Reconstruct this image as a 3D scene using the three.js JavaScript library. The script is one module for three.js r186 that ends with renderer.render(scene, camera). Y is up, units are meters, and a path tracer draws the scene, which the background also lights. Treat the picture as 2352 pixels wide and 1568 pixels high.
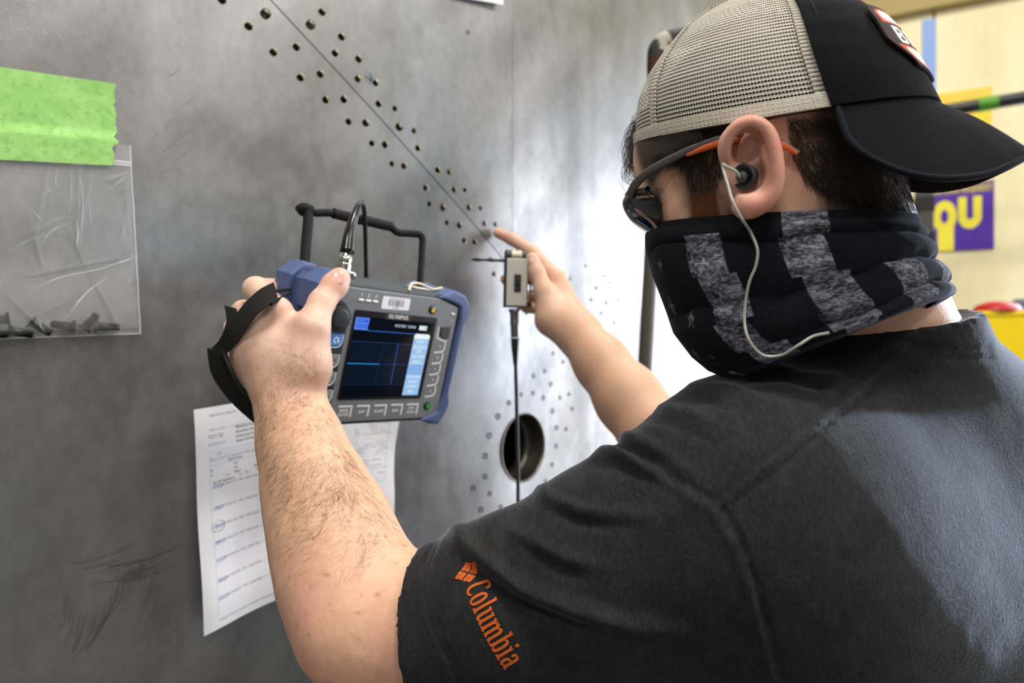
import * as THREE from 'three';
import { RectAreaLightUniformsLib } from 'three/addons/lights/RectAreaLightUniformsLib.js';
import { RoundedBoxGeometry } from 'three/addons/geometries/RoundedBoxGeometry.js';
import { mergeGeometries, mergeVertices, toCreasedNormals } from 'three/addons/utils/BufferGeometryUtils.js';
import { Brush, Evaluator, SUBTRACTION } from 'three-bvh-csg';

// ---------------------------------------------------------------- camera, exposure, lights
const FOC = 1650, CX = 1176, CY = 784, H = 1.55;          // focal length in pixels of a 2352 x 1568 frame; eye height
const scene = new THREE.Scene();
const camera = new THREE.PerspectiveCamera(2 * Math.atan(CY / FOC) * 180 / Math.PI, 1.5, 0.02, 60);
camera.position.set(0, H, 0);
camera.focus = 0.575;
camera.userData.fStop = 5.2;
scene.add(camera);
const renderer = new THREE.WebGLRenderer();
renderer.toneMapping = THREE.LinearToneMapping;
renderer.toneMappingExposure = 1.07;
renderer.shadowMap.enabled = true;
scene.background = new THREE.Color(0.02, 0.022, 0.025);
RectAreaLightUniformsLib.init();
const DAY = { color: 0xeaf0ff, power: 5.4, side: 4.4, glow: 1.0 };        // daylight standing in the hangar door
const RIM_BEAM = { color: 0xd3e4ff, power: 650 };                  // cool beam of the added lamp that rims his back
const LAMP = { color: 0xfffaf2, power: 66, glow: 8 };        // ceiling fixtures

// hangar axes: u runs along the far cream wall, v from it towards the camera
const ORG = new THREE.Vector3(3.1, 0, -5), AU = new THREE.Vector3(0.866, 0, 0.5), AV = new THREE.Vector3(-0.5, 0, 0.866);
const hangar = (u, y, v) => ORG.clone().addScaledVector(AU, u).addScaledVector(AV, v).setY(y);
const HANGAR_TURN = Math.atan2(-0.5, 0.866);                   // rotation.y that turns x onto AU

// ---------------------------------------------------------------- helpers
let seed = 12345;
const rnd = () => { seed = (seed * 1664525 + 1013904223) >>> 0; return seed / 4294967296; };
const rr = (a, b) => a + (b - a) * rnd();
const V = (x, y, z) => new THREE.Vector3(x, y, z);
const P = (px, py, d) => V((px - CX) / FOC * d, H + (CY - py) / FOC * d, -d);
const clamp = (x, a, b) => x < a ? a : x > b ? b : x;
const smooth = (a, b, x) => { const t = clamp((x - a) / (b - a), 0, 1); return t * t * (3 - 2 * t); };
const mixv = (a, b, t) => a + (b - a) * t;
function hash3(x, y, z) { let h = Math.imul(x, 374761393) + Math.imul(y, 668265263) + Math.imul(z, 2147483647 ^ 0x5bd1e995) | 0; h = Math.imul(h ^ (h >>> 13), 1274126177); return ((h ^ (h >>> 16)) >>> 0) / 4294967296; }
function vnoise(x, y, z) {
  const i = Math.floor(x), j = Math.floor(y), k = Math.floor(z); let u = x - i, v = y - j, w = z - k;
  u = u * u * (3 - 2 * u); v = v * v * (3 - 2 * v); w = w * w * (3 - 2 * w);
  const L = (a, b, t) => a + (b - a) * t;
  return L(L(L(hash3(i, j, k), hash3(i + 1, j, k), u), L(hash3(i, j + 1, k), hash3(i + 1, j + 1, k), u), v),
    L(L(hash3(i, j, k + 1), hash3(i + 1, j, k + 1), u), L(hash3(i, j + 1, k + 1), hash3(i + 1, j + 1, k + 1), u), v), w) * 2 - 1;
}
function fbm(x, y, z = 0, o = 4) { let s = 0, a = 0.5; for (let i = 0; i < o; i++) { s += a * vnoise(x, y, z); x = x * 2.03 + 11.3; y = y * 2.01 + 5.7; z = z * 2.02 + 3.1; a *= 0.5; } return s; }

const used = {};
function numbered(name) { const n = used[name] = (used[name] ?? -1) + 1; return n ? `${name}_${String(n).padStart(3, '0')}` : name; }
function thing(name, label, category, pos, group) {
  const o = new THREE.Group(); o.name = numbered(name); scene.add(o);
  if (pos) o.position.copy(pos);
  o.userData = { label, category }; if (group) o.userData.group = group;
  return o;
}
function part(name, geo, mat, parent, label) {
  const m = new THREE.Mesh(geo, mat); m.name = parent === scene ? numbered(name) : name; m.castShadow = m.receiveShadow = true;
  if (label) m.userData.label = label;
  parent.add(m); return m;
}
function single(name, geo, mat, label, category, group) { const m = part(name, geo, mat, scene); m.userData = { label, category }; if (group) m.userData.group = group; return m; }
function struct(name, geo, mat) { const m = part(name, geo, mat, scene); m.userData.kind = 'structure'; return m; }
const std = (color, roughness = 0.6, metalness = 0, o = {}) => new THREE.MeshPhysicalMaterial({ color, roughness, metalness, ...o });
const merge = gs => mergeGeometries(gs.map(g => { const q = g.index ? g.toNonIndexed() : g; for (const k of Object.keys(q.attributes)) if (!['position', 'normal', 'uv'].includes(k)) q.deleteAttribute(k); if (!q.attributes.uv) q.setAttribute('uv', new THREE.BufferAttribute(new Float32Array(q.attributes.position.count * 2), 2)); return q; }));
const moved = (g, x, y, z, rx = 0, ry = 0, rz = 0) => { g.applyMatrix4(new THREE.Matrix4().makeRotationFromEuler(new THREE.Euler(rx, ry, rz)).setPosition(x, y, z)); return g; };
const box = (w, h, d, r = 0.001) => new RoundedBoxGeometry(w, h, d, 2, Math.min(r, w / 2.1, h / 2.1, d / 2.1));
function tube(pts, r, seg = 64, rad = 10, closed = false) { return new THREE.TubeGeometry(new THREE.CatmullRomCurve3(pts, closed, 'centripetal'), seg, r, rad, closed); }
// a tube whose radius follows list rs along the points
function taper(pts, rs, seg = 48, rad = 12, caps = true) {
  const c = new THREE.CatmullRomCurve3(pts, false, 'centripetal'), fr = c.computeFrenetFrames(seg, false), pos = [], uv = [], idx = [];
  for (let i = 0; i <= seg; i++) {
    const t = i / seg, p = c.getPointAt(t), ut = c.getUtoTmapping(t) * (rs.length - 1), k = Math.min(rs.length - 2, Math.floor(ut)), r = mixv(rs[k], rs[k + 1], ut - k);
    for (let j = 0; j <= rad; j++) { const a = j / rad * 2 * Math.PI, q = p.clone().addScaledVector(fr.normals[i], r * Math.cos(a)).addScaledVector(fr.binormals[i], r * Math.sin(a)); pos.push(q.x, q.y, q.z); uv.push(j / rad, t); }
  }
  const w = rad + 1;
  for (let i = 0; i < seg; i++) for (let j = 0; j < rad; j++) { const a = i * w + j; idx.push(a, a + w, a + 1, a + 1, a + w, a + w + 1); }
  if (caps) for (const e of [0, seg]) { const p = c.getPointAt(e / seg), n = pos.length / 3; pos.push(p.x, p.y, p.z); uv.push(0.5, e / seg); for (let j = 0; j < rad; j++) e ? idx.push(n, e * w + j + 1, e * w + j) : idx.push(n, j, j + 1); }
  return geoOf(pos, uv, idx);
}
function geoOf(pos, uv, idx) {
  const g = new THREE.BufferGeometry(); g.setAttribute('position', new THREE.Float32BufferAttribute(pos, 3));
  if (uv) g.setAttribute('uv', new THREE.Float32BufferAttribute(uv, 2));
  g.setIndex(idx); g.computeVertexNormals(); return g;
}
// grid surface: fn(u, v) -> Vector3 for u, v in 0..1
function grid(fn, nu, nv, uvfn) {
  const pos = [], uv = [], idx = [];
  for (let j = 0; j <= nv; j++) for (let i = 0; i <= nu; i++) { const p = fn(i / nu, j / nv); pos.push(p.x, p.y, p.z); const q = uvfn ? uvfn(i / nu, j / nv) : [i / nu, j / nv]; uv.push(q[0], q[1]); }
  for (let j = 0; j < nv; j++) for (let i = 0; i < nu; i++) { const a = j * (nu + 1) + i; idx.push(a, a + 1, a + nu + 1, a + 1, a + nu + 2, a + nu + 1); }
  return geoOf(pos, uv, idx);
}
// a grid surface given thickness th along -normal, closed round its rim
function slab(fn, nu, nv, th, uvfn) {
  const g = grid(fn, nu, nv, uvfn), p = g.attributes.position, n = g.attributes.normal, uv = g.attributes.uv, c = p.count, pos = [...p.array], uvs = [...uv.array, ...uv.array], idx = [...g.index.array];
  for (let i = 0; i < c; i++) pos.push(p.getX(i) - n.getX(i) * th, p.getY(i) - n.getY(i) * th, p.getZ(i) - n.getZ(i) * th);
  for (let k = 0, m = idx.length; k < m; k += 3) idx.push(idx[k] + c, idx[k + 2] + c, idx[k + 1] + c);
  const rim = []; for (let i = 0; i < nu; i++) rim.push(i); for (let j = 0; j < nv; j++) rim.push(j * (nu + 1) + nu); for (let i = nu; i > 0; i--) rim.push(nv * (nu + 1) + i); for (let j = nv; j > 0; j--) rim.push(j * (nu + 1));
  // rim vertices are doubled so that the edge stays crisp
  const base = pos.length / 3; for (const r of rim) { pos.push(pos[r * 3], pos[r * 3 + 1], pos[r * 3 + 2], pos[(r + c) * 3], pos[(r + c) * 3 + 1], pos[(r + c) * 3 + 2]); uvs.push(uvs[r * 2], uvs[r * 2 + 1], uvs[r * 2], uvs[r * 2 + 1]); }
  for (let i = 0; i < rim.length; i++) { const a = base + 2 * i, b = base + 2 * ((i + 1) % rim.length); idx.push(a, a + 1, b, b, a + 1, b + 1); }
  return geoOf(pos, uvs, idx);
}
const lathe = (pts, seg = 32) => new THREE.LatheGeometry(pts.map(p => new THREE.Vector2(p[0], p[1])), seg);
const turned = (g, from, to) => { g.applyQuaternion(new THREE.Quaternion().setFromUnitVectors(V(0, 1, 0), to.clone().sub(from).normalize())); g.translate(from.x, from.y, from.z); return g; };
const poly = pts => { const s = new THREE.Shape(); pts.forEach((p, i) => i ? s.lineTo(p[0], p[1]) : s.moveTo(p[0], p[1])); s.closePath(); return s; };
const extrude = (shape, depth, bevel = 0.001, z = 0) => { const g = new THREE.ExtrudeGeometry(shape, { depth: depth - 2 * bevel, bevelEnabled: bevel > 0, bevelSize: bevel, bevelThickness: bevel, bevelOffset: -bevel, bevelSegments: 3, curveSegments: 16 }); g.translate(0, 0, z + bevel); return g; };
function canvas(w, h, draw) { const c = document.createElement('canvas'); c.width = w; c.height = h; const x = c.getContext('2d'); draw(x, w, h); const t = new THREE.CanvasTexture(c); t.colorSpace = THREE.SRGBColorSpace; t.anisotropy = 8; return t; }
function dataTex(w, h, fn, srgb = false, rep = true) {
  const d = new Uint8Array(w * h * 4); for (let y = 0; y < h; y++) for (let x = 0; x < w; x++) { const c = fn(x / w, y / h, x, y), k = (y * w + x) * 4; if (typeof c === 'number') { d[k] = d[k + 1] = d[k + 2] = clamp(c, 0, 1) * 255; } else for (let i = 0; i < 3; i++) d[k + i] = clamp(c[i], 0, 1) * 255; d[k + 3] = 255; }
  const t = new THREE.DataTexture(d, w, h); t.magFilter = THREE.LinearFilter; t.minFilter = THREE.LinearFilter; if (rep) t.wrapS = t.wrapT = THREE.MirroredRepeatWrapping; if (srgb) t.colorSpace = THREE.SRGBColorSpace; t.needsUpdate = true; return t;
}
const repeat = (t, u, v = u) => { const c = t.clone(); c.repeat.set(u, v); c.needsUpdate = true; return c; };
const fineNoise = dataTex(256, 256, (u, v, x, y) => 0.5 + 0.5 * fbm(x / 5, y / 5, 1, 3));
const grainNoise = dataTex(256, 256, (u, v, x, y) => hash3(x, y, 7) * 0.6 + 0.2 + 0.3 * fbm(x / 9, y / 9, 3, 3));

// ---------------------------------------------------------------- distance fields and their mesher
function roundCone(a, b, r1, r2, flat) {
  const bx = b.x - a.x, by = b.y - a.y, bz = b.z - a.z, l2 = bx * bx + by * by + bz * bz, dr = r1 - r2, a2 = l2 - dr * dr, il2 = 1 / l2;
  const fx = flat ? flat.n.x : 0, fy = flat ? flat.n.y : 0, fz = flat ? flat.n.z : 0, fk = flat ? 1 / flat.s - 1 : 0, sc = flat ? (flat.s + 1) / 2 : 1;
  return (x, y, z) => {
    let px = x - a.x, py = y - a.y, pz = z - a.z;
    if (fk) { const q = (px * fx + py * fy + pz * fz) * fk; px += fx * q; py += fy * q; pz += fz * q; }
    const yy = px * bx + py * by + pz * bz, zz = yy - l2, qx = px * l2 - bx * yy, qy = py * l2 - by * yy, qz = pz * l2 - bz * yy, x2 = qx * qx + qy * qy + qz * qz, y2 = yy * yy * l2, z2 = zz * zz * l2, k = Math.sign(dr) * dr * dr * x2;
    if (Math.sign(zz) * a2 * z2 > k) return (Math.sqrt(x2 + z2) * il2 - r2) * sc;
    if (Math.sign(yy) * a2 * y2 < k) return (Math.sqrt(x2 + y2) * il2 - r1) * sc;
    return ((Math.sqrt(x2 * a2 * il2) + yy * dr) * il2 - r1) * sc;
  };
}
// ellipsoid: centre, three unit axes, three radii
function ellipsoid(c, ax, r) {
  return (x, y, z) => {
    const dx = x - c.x, dy = y - c.y, dz = z - c.z, p = (dx * ax[0].x + dy * ax[0].y + dz * ax[0].z), q = (dx * ax[1].x + dy * ax[1].y + dz * ax[1].z), s = (dx * ax[2].x + dy * ax[2].y + dz * ax[2].z);
    const k0 = Math.sqrt((p / r[0]) ** 2 + (q / r[1]) ** 2 + (s / r[2]) ** 2), k1 = Math.sqrt((p / r[0] ** 2) ** 2 + (q / r[1] ** 2) ** 2 + (s / r[2] ** 2) ** 2);
    return k1 > 0 ? k0 * (k0 - 1) / k1 : -Math.min(...r);
  };
}
const smin = (a, b, k) => { const h = Math.max(k - Math.abs(a - b), 0) / k; return Math.min(a, b) - h * h * k * 0.25; };
// a field: union of {f, k} in order, then {f, k, cut: true} smoothly taken away
function field(prims) {
  const evalAll = (list, x, y, z) => { let d = 1e3; for (const p of list) { const q = p.f(x, y, z); d = p.cut ? -smin(-d, q, p.k) : p.and ? -smin(-d, -q, p.k) : smin(d, q, p.k); } return d; };
  const f = (x, y, z) => evalAll(prims, x, y, z);
  f.near = (x, y, z, r) => {
    let m = 1e3; const ds = prims.map(p => { const q = p.f(x, y, z); if (!p.cut && !p.and) m = Math.min(m, q); return q; });
    const keep = prims.filter((p, i) => p.cut || p.and ? (p.cut ? ds[i] : -ds[i]) < 2.2 * r + p.k : ds[i] < m + 3 * r + p.k);
    return (X, Y, Z) => evalAll(keep, X, Y, Z);
  };
  return f;
}
function meshField(f, lo, hi, h) {
  const B = 8, nb = [0, 1, 2].map(i => Math.ceil((hi.getComponent(i) - lo.getComponent(i)) / h / B)), n = nb.map(k => k * B + 1), [nx, ny, nz] = n, val = new Float32Array(nx * ny * nz).fill(1);
  const at = (i, j, k) => (k * ny + j) * nx + i, R = h * B * 0.5 * Math.sqrt(3), locals = new Map();
  for (let bz = 0; bz < nb[2]; bz++) for (let by = 0; by < nb[1]; by++) for (let bx = 0; bx < nb[0]; bx++) {
    const cx = lo.x + (bx + 0.5) * B * h, cy = lo.y + (by + 0.5) * B * h, cz = lo.z + (bz + 0.5) * B * h, d = f(cx, cy, cz), near = Math.abs(d) < R * 1.5 + h;
    const g = near ? f.near(cx, cy, cz, R) : null; if (near) locals.set((bz * nb[1] + by) * nb[0] + bx, g);
    for (let k = 0; k <= B; k++) for (let j = 0; j <= B; j++) for (let i = 0; i <= B; i++) { if (!near) { if ((i === B && bx < nb[0] - 1) || (j === B && by < nb[1] - 1) || (k === B && bz < nb[2] - 1)) continue; if ((i === 0 && bx) || (j === 0 && by) || (k === 0 && bz)) continue; } else if ((i === 0 && bx && locals.has((bz * nb[1] + by) * nb[0] + bx - 1))) continue;
      const I = bx * B + i, J = by * B + j, K = bz * B + k; val[at(I, J, K)] = near ? g(lo.x + I * h, lo.y + J * h, lo.z + K * h) : d; }
  }
  const vid = new Int32Array(nx * ny * nz).fill(-1), pos = [], idx = [];
  const E = [[0, 1], [0, 2], [0, 4], [1, 3], [1, 5], [2, 3], [2, 6], [3, 7], [4, 5], [4, 6], [5, 7], [6, 7]];
  for (let k = 0; k < nz - 1; k++) for (let j = 0; j < ny - 1; j++) for (let i = 0; i < nx - 1; i++) {
    const c = []; let m = 0; for (let q = 0; q < 8; q++) { const v = val[at(i + (q & 1), j + (q >> 1 & 1), k + (q >> 2))]; c.push(v); if (v < 0) m++; }
    if (m === 0 || m === 8) continue;
    let x = 0, y = 0, z = 0, s = 0; for (const [a, b] of E) if ((c[a] < 0) !== (c[b] < 0)) { const t = c[a] / (c[a] - c[b]); x += mixv(a & 1, b & 1, t); y += mixv(a >> 1 & 1, b >> 1 & 1, t); z += mixv(a >> 2, b >> 2, t); s++; }
    vid[at(i, j, k)] = pos.length / 3; pos.push(lo.x + (i + x / s) * h, lo.y + (j + y / s) * h, lo.z + (k + z / s) * h);
  }
  const quad = (a, b, c, d, flip) => { if (a < 0 || b < 0 || c < 0 || d < 0) return; flip ? idx.push(a, c, b, b, c, d) : idx.push(a, b, c, b, d, c); };
  for (let k = 1; k < nz - 1; k++) for (let j = 1; j < ny - 1; j++) for (let i = 1; i < nx - 1; i++) {
    const s = val[at(i, j, k)] < 0;
    if (s !== val[at(i + 1, j, k)] < 0) quad(vid[at(i, j - 1, k - 1)], vid[at(i, j, k - 1)], vid[at(i, j - 1, k)], vid[at(i, j, k)], !s);
    if (s !== val[at(i, j + 1, k)] < 0) quad(vid[at(i - 1, j, k - 1)], vid[at(i, j, k - 1)], vid[at(i - 1, j, k)], vid[at(i, j, k)], s);
    if (s !== val[at(i, j, k + 1)] < 0) quad(vid[at(i - 1, j - 1, k)], vid[at(i, j - 1, k)], vid[at(i - 1, j, k)], vid[at(i, j, k)], !s);
  }
  const g = geoOf(pos, null, idx); return g;
}
function paint(g, fn) { const p = g.attributes.position, n = g.attributes.normal, c = new Float32Array(p.count * 3); for (let i = 0; i < p.count; i++) { const q = fn(p.getX(i), p.getY(i), p.getZ(i), n.getX(i), n.getY(i), n.getZ(i)); c[i * 3] = q.r; c[i * 3 + 1] = q.g; c[i * 3 + 2] = q.b; } g.setAttribute('color', new THREE.BufferAttribute(c, 3)); return g; }
function flatUV(g, ax = V(1, 0, 0), ay = V(0, 1, 0)) { const p = g.attributes.position, uv = new Float32Array(p.count * 2); for (let i = 0; i < p.count; i++) { uv[i * 2] = p.getX(i) * ax.x + p.getY(i) * ax.y + p.getZ(i) * ax.z; uv[i * 2 + 1] = p.getX(i) * ay.x + p.getY(i) * ay.y + p.getZ(i) * ay.z; } g.setAttribute('uv', new THREE.BufferAttribute(uv, 2)); return g; }
const toPx = v => [CX + FOC * v.x / -v.z, CY - FOC * (v.y - H) / -v.z];
// many thin hairs: each a three-sided strand along its points
function strands(list, w) {
  const pos = [], idx = [];
  for (const pts of list) {
    const b0 = pos.length / 3, n = pts.length;
    for (let i = 0; i < n; i++) {
      const d = (i < n - 1 ? pts[i + 1].clone().sub(pts[i]) : pts[i].clone().sub(pts[i - 1])).normalize(), a = V(0.31, 0.52, 0.8).cross(d).normalize(), b = d.clone().cross(a), r = (pts.w ?? w) * (1 - 0.75 * i / (n - 1));
      for (let q = 0; q < 3; q++) { const t = q * 2.0944, p = pts[i].clone().addScaledVector(a, r * Math.cos(t)).addScaledVector(b, r * Math.sin(t)); pos.push(p.x, p.y, p.z); }
      if (i) for (let q = 0; q < 3; q++) { const r2 = (q + 1) % 3, o = b0 + (i - 1) * 3; idx.push(o + q, o + r2, o + 3 + q, o + r2, o + 3 + r2, o + 3 + q); }
    }
  }
  return geoOf(pos, null, idx);
}
// ---------------------------------------------------------------- the hangar
const creamTex = dataTex(512, 512, (u, v, x, y) => { const n = fbm(x / 60, y / 40, 2, 4) * 0.05 + fbm(x / 8, y / 8, 9, 2) * 0.015; return [0.98 + n, 0.93 + n, 0.75 + n * 1.2]; }, true);
const creamMat = std(0xffffff, 0.55, 0, { map: repeat(creamTex, 0.5), bumpMap: repeat(fineNoise, 6), bumpScale: 0.0006 });
const inner = std(0xb9b6ac, 0.8, 0, { bumpMap: repeat(fineNoise, 4), bumpScale: 0.001 });
const U0 = -5, U1 = 13, V1 = 11, CEIL = 6;
const wallBox = (name, u0, u1, v0, v1, y0, y1, m) => { const g = new THREE.BoxGeometry(u1 - u0, y1 - y0, v1 - v0); const o = struct(name, g, m); o.position.copy(hangar((u0 + u1) / 2, (y0 + y1) / 2, (v0 + v1) / 2)); o.rotation.y = HANGAR_TURN; return o; };
const floorMat = std(0xffffff, 0.35, 0, { map: dataTex(512, 512, (u, v, x, y) => { const n = fbm(x / 50, y / 50, 5, 5) * 0.1; return [0.33 + n, 0.33 + n, 0.32 + n]; }, true), bumpMap: repeat(fineNoise, 8), bumpScale: 0.0005 });
wallBox('floor', U0 - 0.2, U1 + 0.2, -0.2, V1 + 0.2, -0.2, 0, floorMat);
wallBox('ceiling', U0 - 0.2, U1 + 0.2, -0.2, V1 + 0.2, CEIL, CEIL + 0.2, std(0x8d8f90, 0.85));
wallBox('wall_left', U0 - 0.2, U0, -0.2, V1 + 0.2, 0, CEIL, inner);
wallBox('wall_right', U1, U1 + 0.2, -0.2, V1 + 0.2, 0, CEIL, inner);
wallBox('wall_front', U0, U1, V1, V1 + 0.2, 0, CEIL, std(0x6e6f70, 0.85));
// far wall in cream sheet panels, with the daylight door on its right
const DOOR = { u0: 0.55, u1: 11.6, y0: 0.05, y1: 3.5 };
const back = new THREE.Group(); back.name = 'wall_back'; back.userData.kind = 'structure'; scene.add(back); back.position.copy(ORG); back.rotation.y = HANGAR_TURN;
const panelAt = (u0, u1, y0, y1, name = 'wall_panel') => part(name, moved(box(u1 - u0 - 0.012, y1 - y0 - 0.008, 0.2, 0.008), (u0 + u1) / 2, (y0 + y1) / 2, -0.1), creamMat, back);
const cuts = [-5, -3.8, -2.6, -1.62, -0.88, -0.14, 0.55];
for (let i = 0; i < cuts.length - 1; i++) { panelAt(cuts[i], cuts[i + 1], 0, 3.94); panelAt(cuts[i], cuts[i + 1], 3.94, CEIL); }
part('wall_backing', moved(new THREE.BoxGeometry(0.55 - U0, CEIL, 0.06), (U0 + 0.55) / 2, CEIL / 2, -0.15), creamMat, back);
panelAt(DOOR.u1, U1, 0, CEIL); panelAt(DOOR.u0, DOOR.u1, DOOR.y1, CEIL);
part('ledge', moved(box(0.55 - U0, 0.20, 0.07, 0.01), (U0 + 0.55) / 2, 3.98, 0.035), std(0xb59f62, 0.6), back, 'tan horizontal ledge');
// translucent daylight door: a glowing sheet in frames, and the light it gives
{
  const g = new THREE.Group(); g.name = 'door_1'; g.userData.kind = 'structure'; scene.add(g); g.position.copy(ORG); g.rotation.y = HANGAR_TURN;
  const w = DOOR.u1 - DOOR.u0, h = DOOR.y1 - DOOR.y0, cu = (DOOR.u0 + DOOR.u1) / 2, cy = (DOOR.y0 + DOOR.y1) / 2;
  const glow = new THREE.MeshStandardMaterial({ color: 0xffffff, roughness: 0.9, emissive: new THREE.Color(DAY.color), emissiveIntensity: DAY.glow });
  const glow0 = glow.clone(); glow0.emissiveIntensity = DAY.glow * 4;                              // the first sheet stands in full daylight
  for (let i = 0; i < 9; i++) part('lit_window_sheet', moved(new THREE.BoxGeometry(w / 9 - 0.02, h, 0.02), DOOR.u0 + (i + 0.5) * w / 9, cy, -0.08), i ? glow : glow0, g);
  for (let i = 0; i <= 9; i++) part('door_frame', moved(box(0.03, h, 0.1, 0.005), DOOR.u0 + i * w / 9, cy, -0.06), std(0x7c8084, 0.5, 0.3), g);
  for (const [a, b, p] of [[DOOR.u0, 1.77, DAY.power], [1.77, DOOR.u1, DAY.side]]) { const l = new THREE.RectAreaLight(DAY.color, p, b - a, h); l.position.copy(hangar((a + b) / 2, cy, 0.03)); l.lookAt(hangar((a + b) / 2, cy, 3)); scene.add(l); }
}
// ceiling fixtures
for (const [u, v, where] of [[-0.3, 3.0, 'between the cream wall and the man'], [4.2, 2.4, 'above the daylight door'], [0.6, 6.2, 'straight above the man'], [4.2, 6.2, 'in the middle row right of the man'], [8, 4.4, 'beyond the daylight door by the right wall'], [-2.6, 6.2, 'behind the aircraft skin'], [0.6, 9.4, 'in the row behind the camera'], [5, 9.4, 'in the far corner behind the camera']]) {
  const t = thing('ceiling_light', `white rectangular ceiling fixture ${where}`, 'ceiling light', hangar(u, CEIL - 0.12, v), 'ceiling light fixtures'); t.rotation.y = HANGAR_TURN;
  part('housing', moved(box(1.3, 0.12, 0.5, 0.01), 0, 0.06, 0), std(0xd8d8d4, 0.4, 0.2), t);
  part('lamp_diffuser', moved(box(1.22, 0.02, 0.42, 0.004), 0, -0.008, 0), new THREE.MeshStandardMaterial({ color: 0xffffff, emissive: new THREE.Color(LAMP.color), emissiveIntensity: LAMP.glow }), t);
  const l = new THREE.RectAreaLight(LAMP.color, LAMP.power, 1.22, 0.42); l.position.copy(hangar(u, CEIL - 0.15, v)); l.rotation.set(-Math.PI / 2, 0, 0); l.rotation.z = HANGAR_TURN; scene.add(l);
}
{ // added lamp out of view, put in for the cool rim light on his back
  const at = V(5.2, 2.9, -2.68), aim = V(0.70, 1.41, -0.60), t = thing('added_rim_lamp', 'added round lamp out of view that gives the cool rim light on his back', 'ceiling light', at), d = aim.clone().sub(at).normalize();
  t.quaternion.setFromUnitVectors(V(0, -1, 0), d);
  part('reflector', lathe([[0.05, 0.26], [0.09, 0.25], [0.12, 0.2], [0.17, 0.08], [0.2, 0], [0.195, 0.002], [0.165, 0.085], [0.1, 0.2], [0, 0.2]], 40), std(0x9a9da0, 0.35, 0.8), t);
  part('lamp_lens', lathe([[0, 0.02], [0.18, 0.025], [0.18, 0.03], [0, 0.03]], 32), new THREE.MeshStandardMaterial({ color: 0xffffff, emissive: new THREE.Color(RIM_BEAM.color), emissiveIntensity: 10 }), t);
  part('cable', tube([V(0, 0.25, 0), V(0, 0.32, 0), V(0, 0.25, 0).addScaledVector(V(0, 1, 0).applyQuaternion(t.quaternion.clone().invert()), CEIL - 3.34)], 0.012, 12, 8), std(0x222222, 0.6), t);
  const l = new THREE.SpotLight(RIM_BEAM.color, RIM_BEAM.power, 0, 0.062, 0.9, 2); l.position.copy(at).addScaledVector(d, 0.01); l.target.position.copy(aim); l.shadow.radius = 7; l.castShadow = true; scene.add(l, l.target);
}
// things on and before the far wall; BW(px, py, off): point of the far wall under that pixel, off metres before it
function BW(px, py, off = 0) { const dir = V((px - CX) / FOC, (CY - py) / FOC, -1), o = V(0, H, 0), p0 = ORG.clone().addScaledVector(AV, off), k = p0.sub(o).dot(AV) / dir.dot(AV), q = o.addScaledVector(dir, k); const r = q.clone().sub(ORG); return { u: r.dot(AU), y: q.y, v: off, d: k }; }
function onFar(name, label, category, a, b, th, mat, r = 0.003, off = 0) { const w = Math.abs(b.u - a.u), h = Math.abs(b.y - a.y), m = single(name, box(w, h, th, r), mat, label, category); m.position.copy(hangar((a.u + b.u) / 2, (a.y + b.y) / 2, th / 2 + 0.0005 + off)); m.rotation.y = HANGAR_TURN; return m; }
onFar('wall_stripe', 'pale blue vertical strip on the cream wall above the cap bill', 'tape', BW(2118, 48), BW(2150, 500), 0.01, std(0x8fb0ea, 0.5));
// purple sign with two big yellow letters
{
  const a = BW(2128, 428), b = BW(2283, 571), w = b.u - a.u, h = a.y - b.y;
  const t = canvas(768, 704, (x, W, Hh) => {
    x.fillStyle = '#4a1f9e'; x.fillRect(0, 0, W, Hh); x.fillStyle = '#f4e23a'; x.textAlign = 'center';
    x.fillStyle = '#6a4a7e'; x.fillRect(0, 0, W, 120); x.fillStyle = '#e8d446'; x.font = 'bold 88px sans-serif'; x.fillText('YOU CAN REQUEST', W / 2, 98, W * 0.94);
    x.fillStyle = '#f7e83c'; x.strokeStyle = '#f7e83c'; x.lineWidth = 96; x.lineCap = 'butt'; x.lineJoin = 'round';
    x.beginPath(); x.ellipse(210, 340, 92, 120, 0, 0, 7); x.stroke(); x.fillStyle = '#e9d95a'; x.fillRect(130, 440, 190, 264); x.fillStyle = '#f7e83c'; x.fillRect(140, 440, 170, 264);
    x.beginPath(); x.moveTo(415, 150); x.lineTo(415, 350); x.arc(500, 350, 85, Math.PI, 0, true); x.lineTo(585, 150); x.stroke();
  });
  onFar('sign', 'purple sign with big yellow letters on the cream wall behind the neck', 'sign', a, b, 0.012, [0, 1, 2, 3, 4, 5].map(i => i === 4 ? std(0xffffff, 0.5, 0, { map: t }) : std(0x4a1f9e, 0.5)), 0);
}
{ // small red and yellow poster partly hidden by the dark pipe
  const a = BW(2120, 222), b = BW(2278, 300);
  const t = canvas(512, 256, (x, W, Hh) => { x.fillStyle = '#f6d648'; x.fillRect(0, 0, W, Hh); x.fillStyle = '#f3ecd8'; x.fillRect(0, 110, 230, 146); const g = x.createLinearGradient(230, 0, 380, 0); g.addColorStop(0, '#c8354a'); g.addColorStop(0.45, '#e58a3c'); g.addColorStop(1, '#fadf35'); x.fillStyle = g; x.fillRect(230, 110, 282, 146); });
  onFar('poster', 'yellow and red poster half hidden behind the dark horizontal pipe', 'poster', a, b, 0.01, [0, 1, 2, 3, 4, 5].map(i => i === 4 ? std(0xffffff, 0.5, 0, { map: t }) : std(0xf6d648, 0.5)), 0);
}
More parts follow.
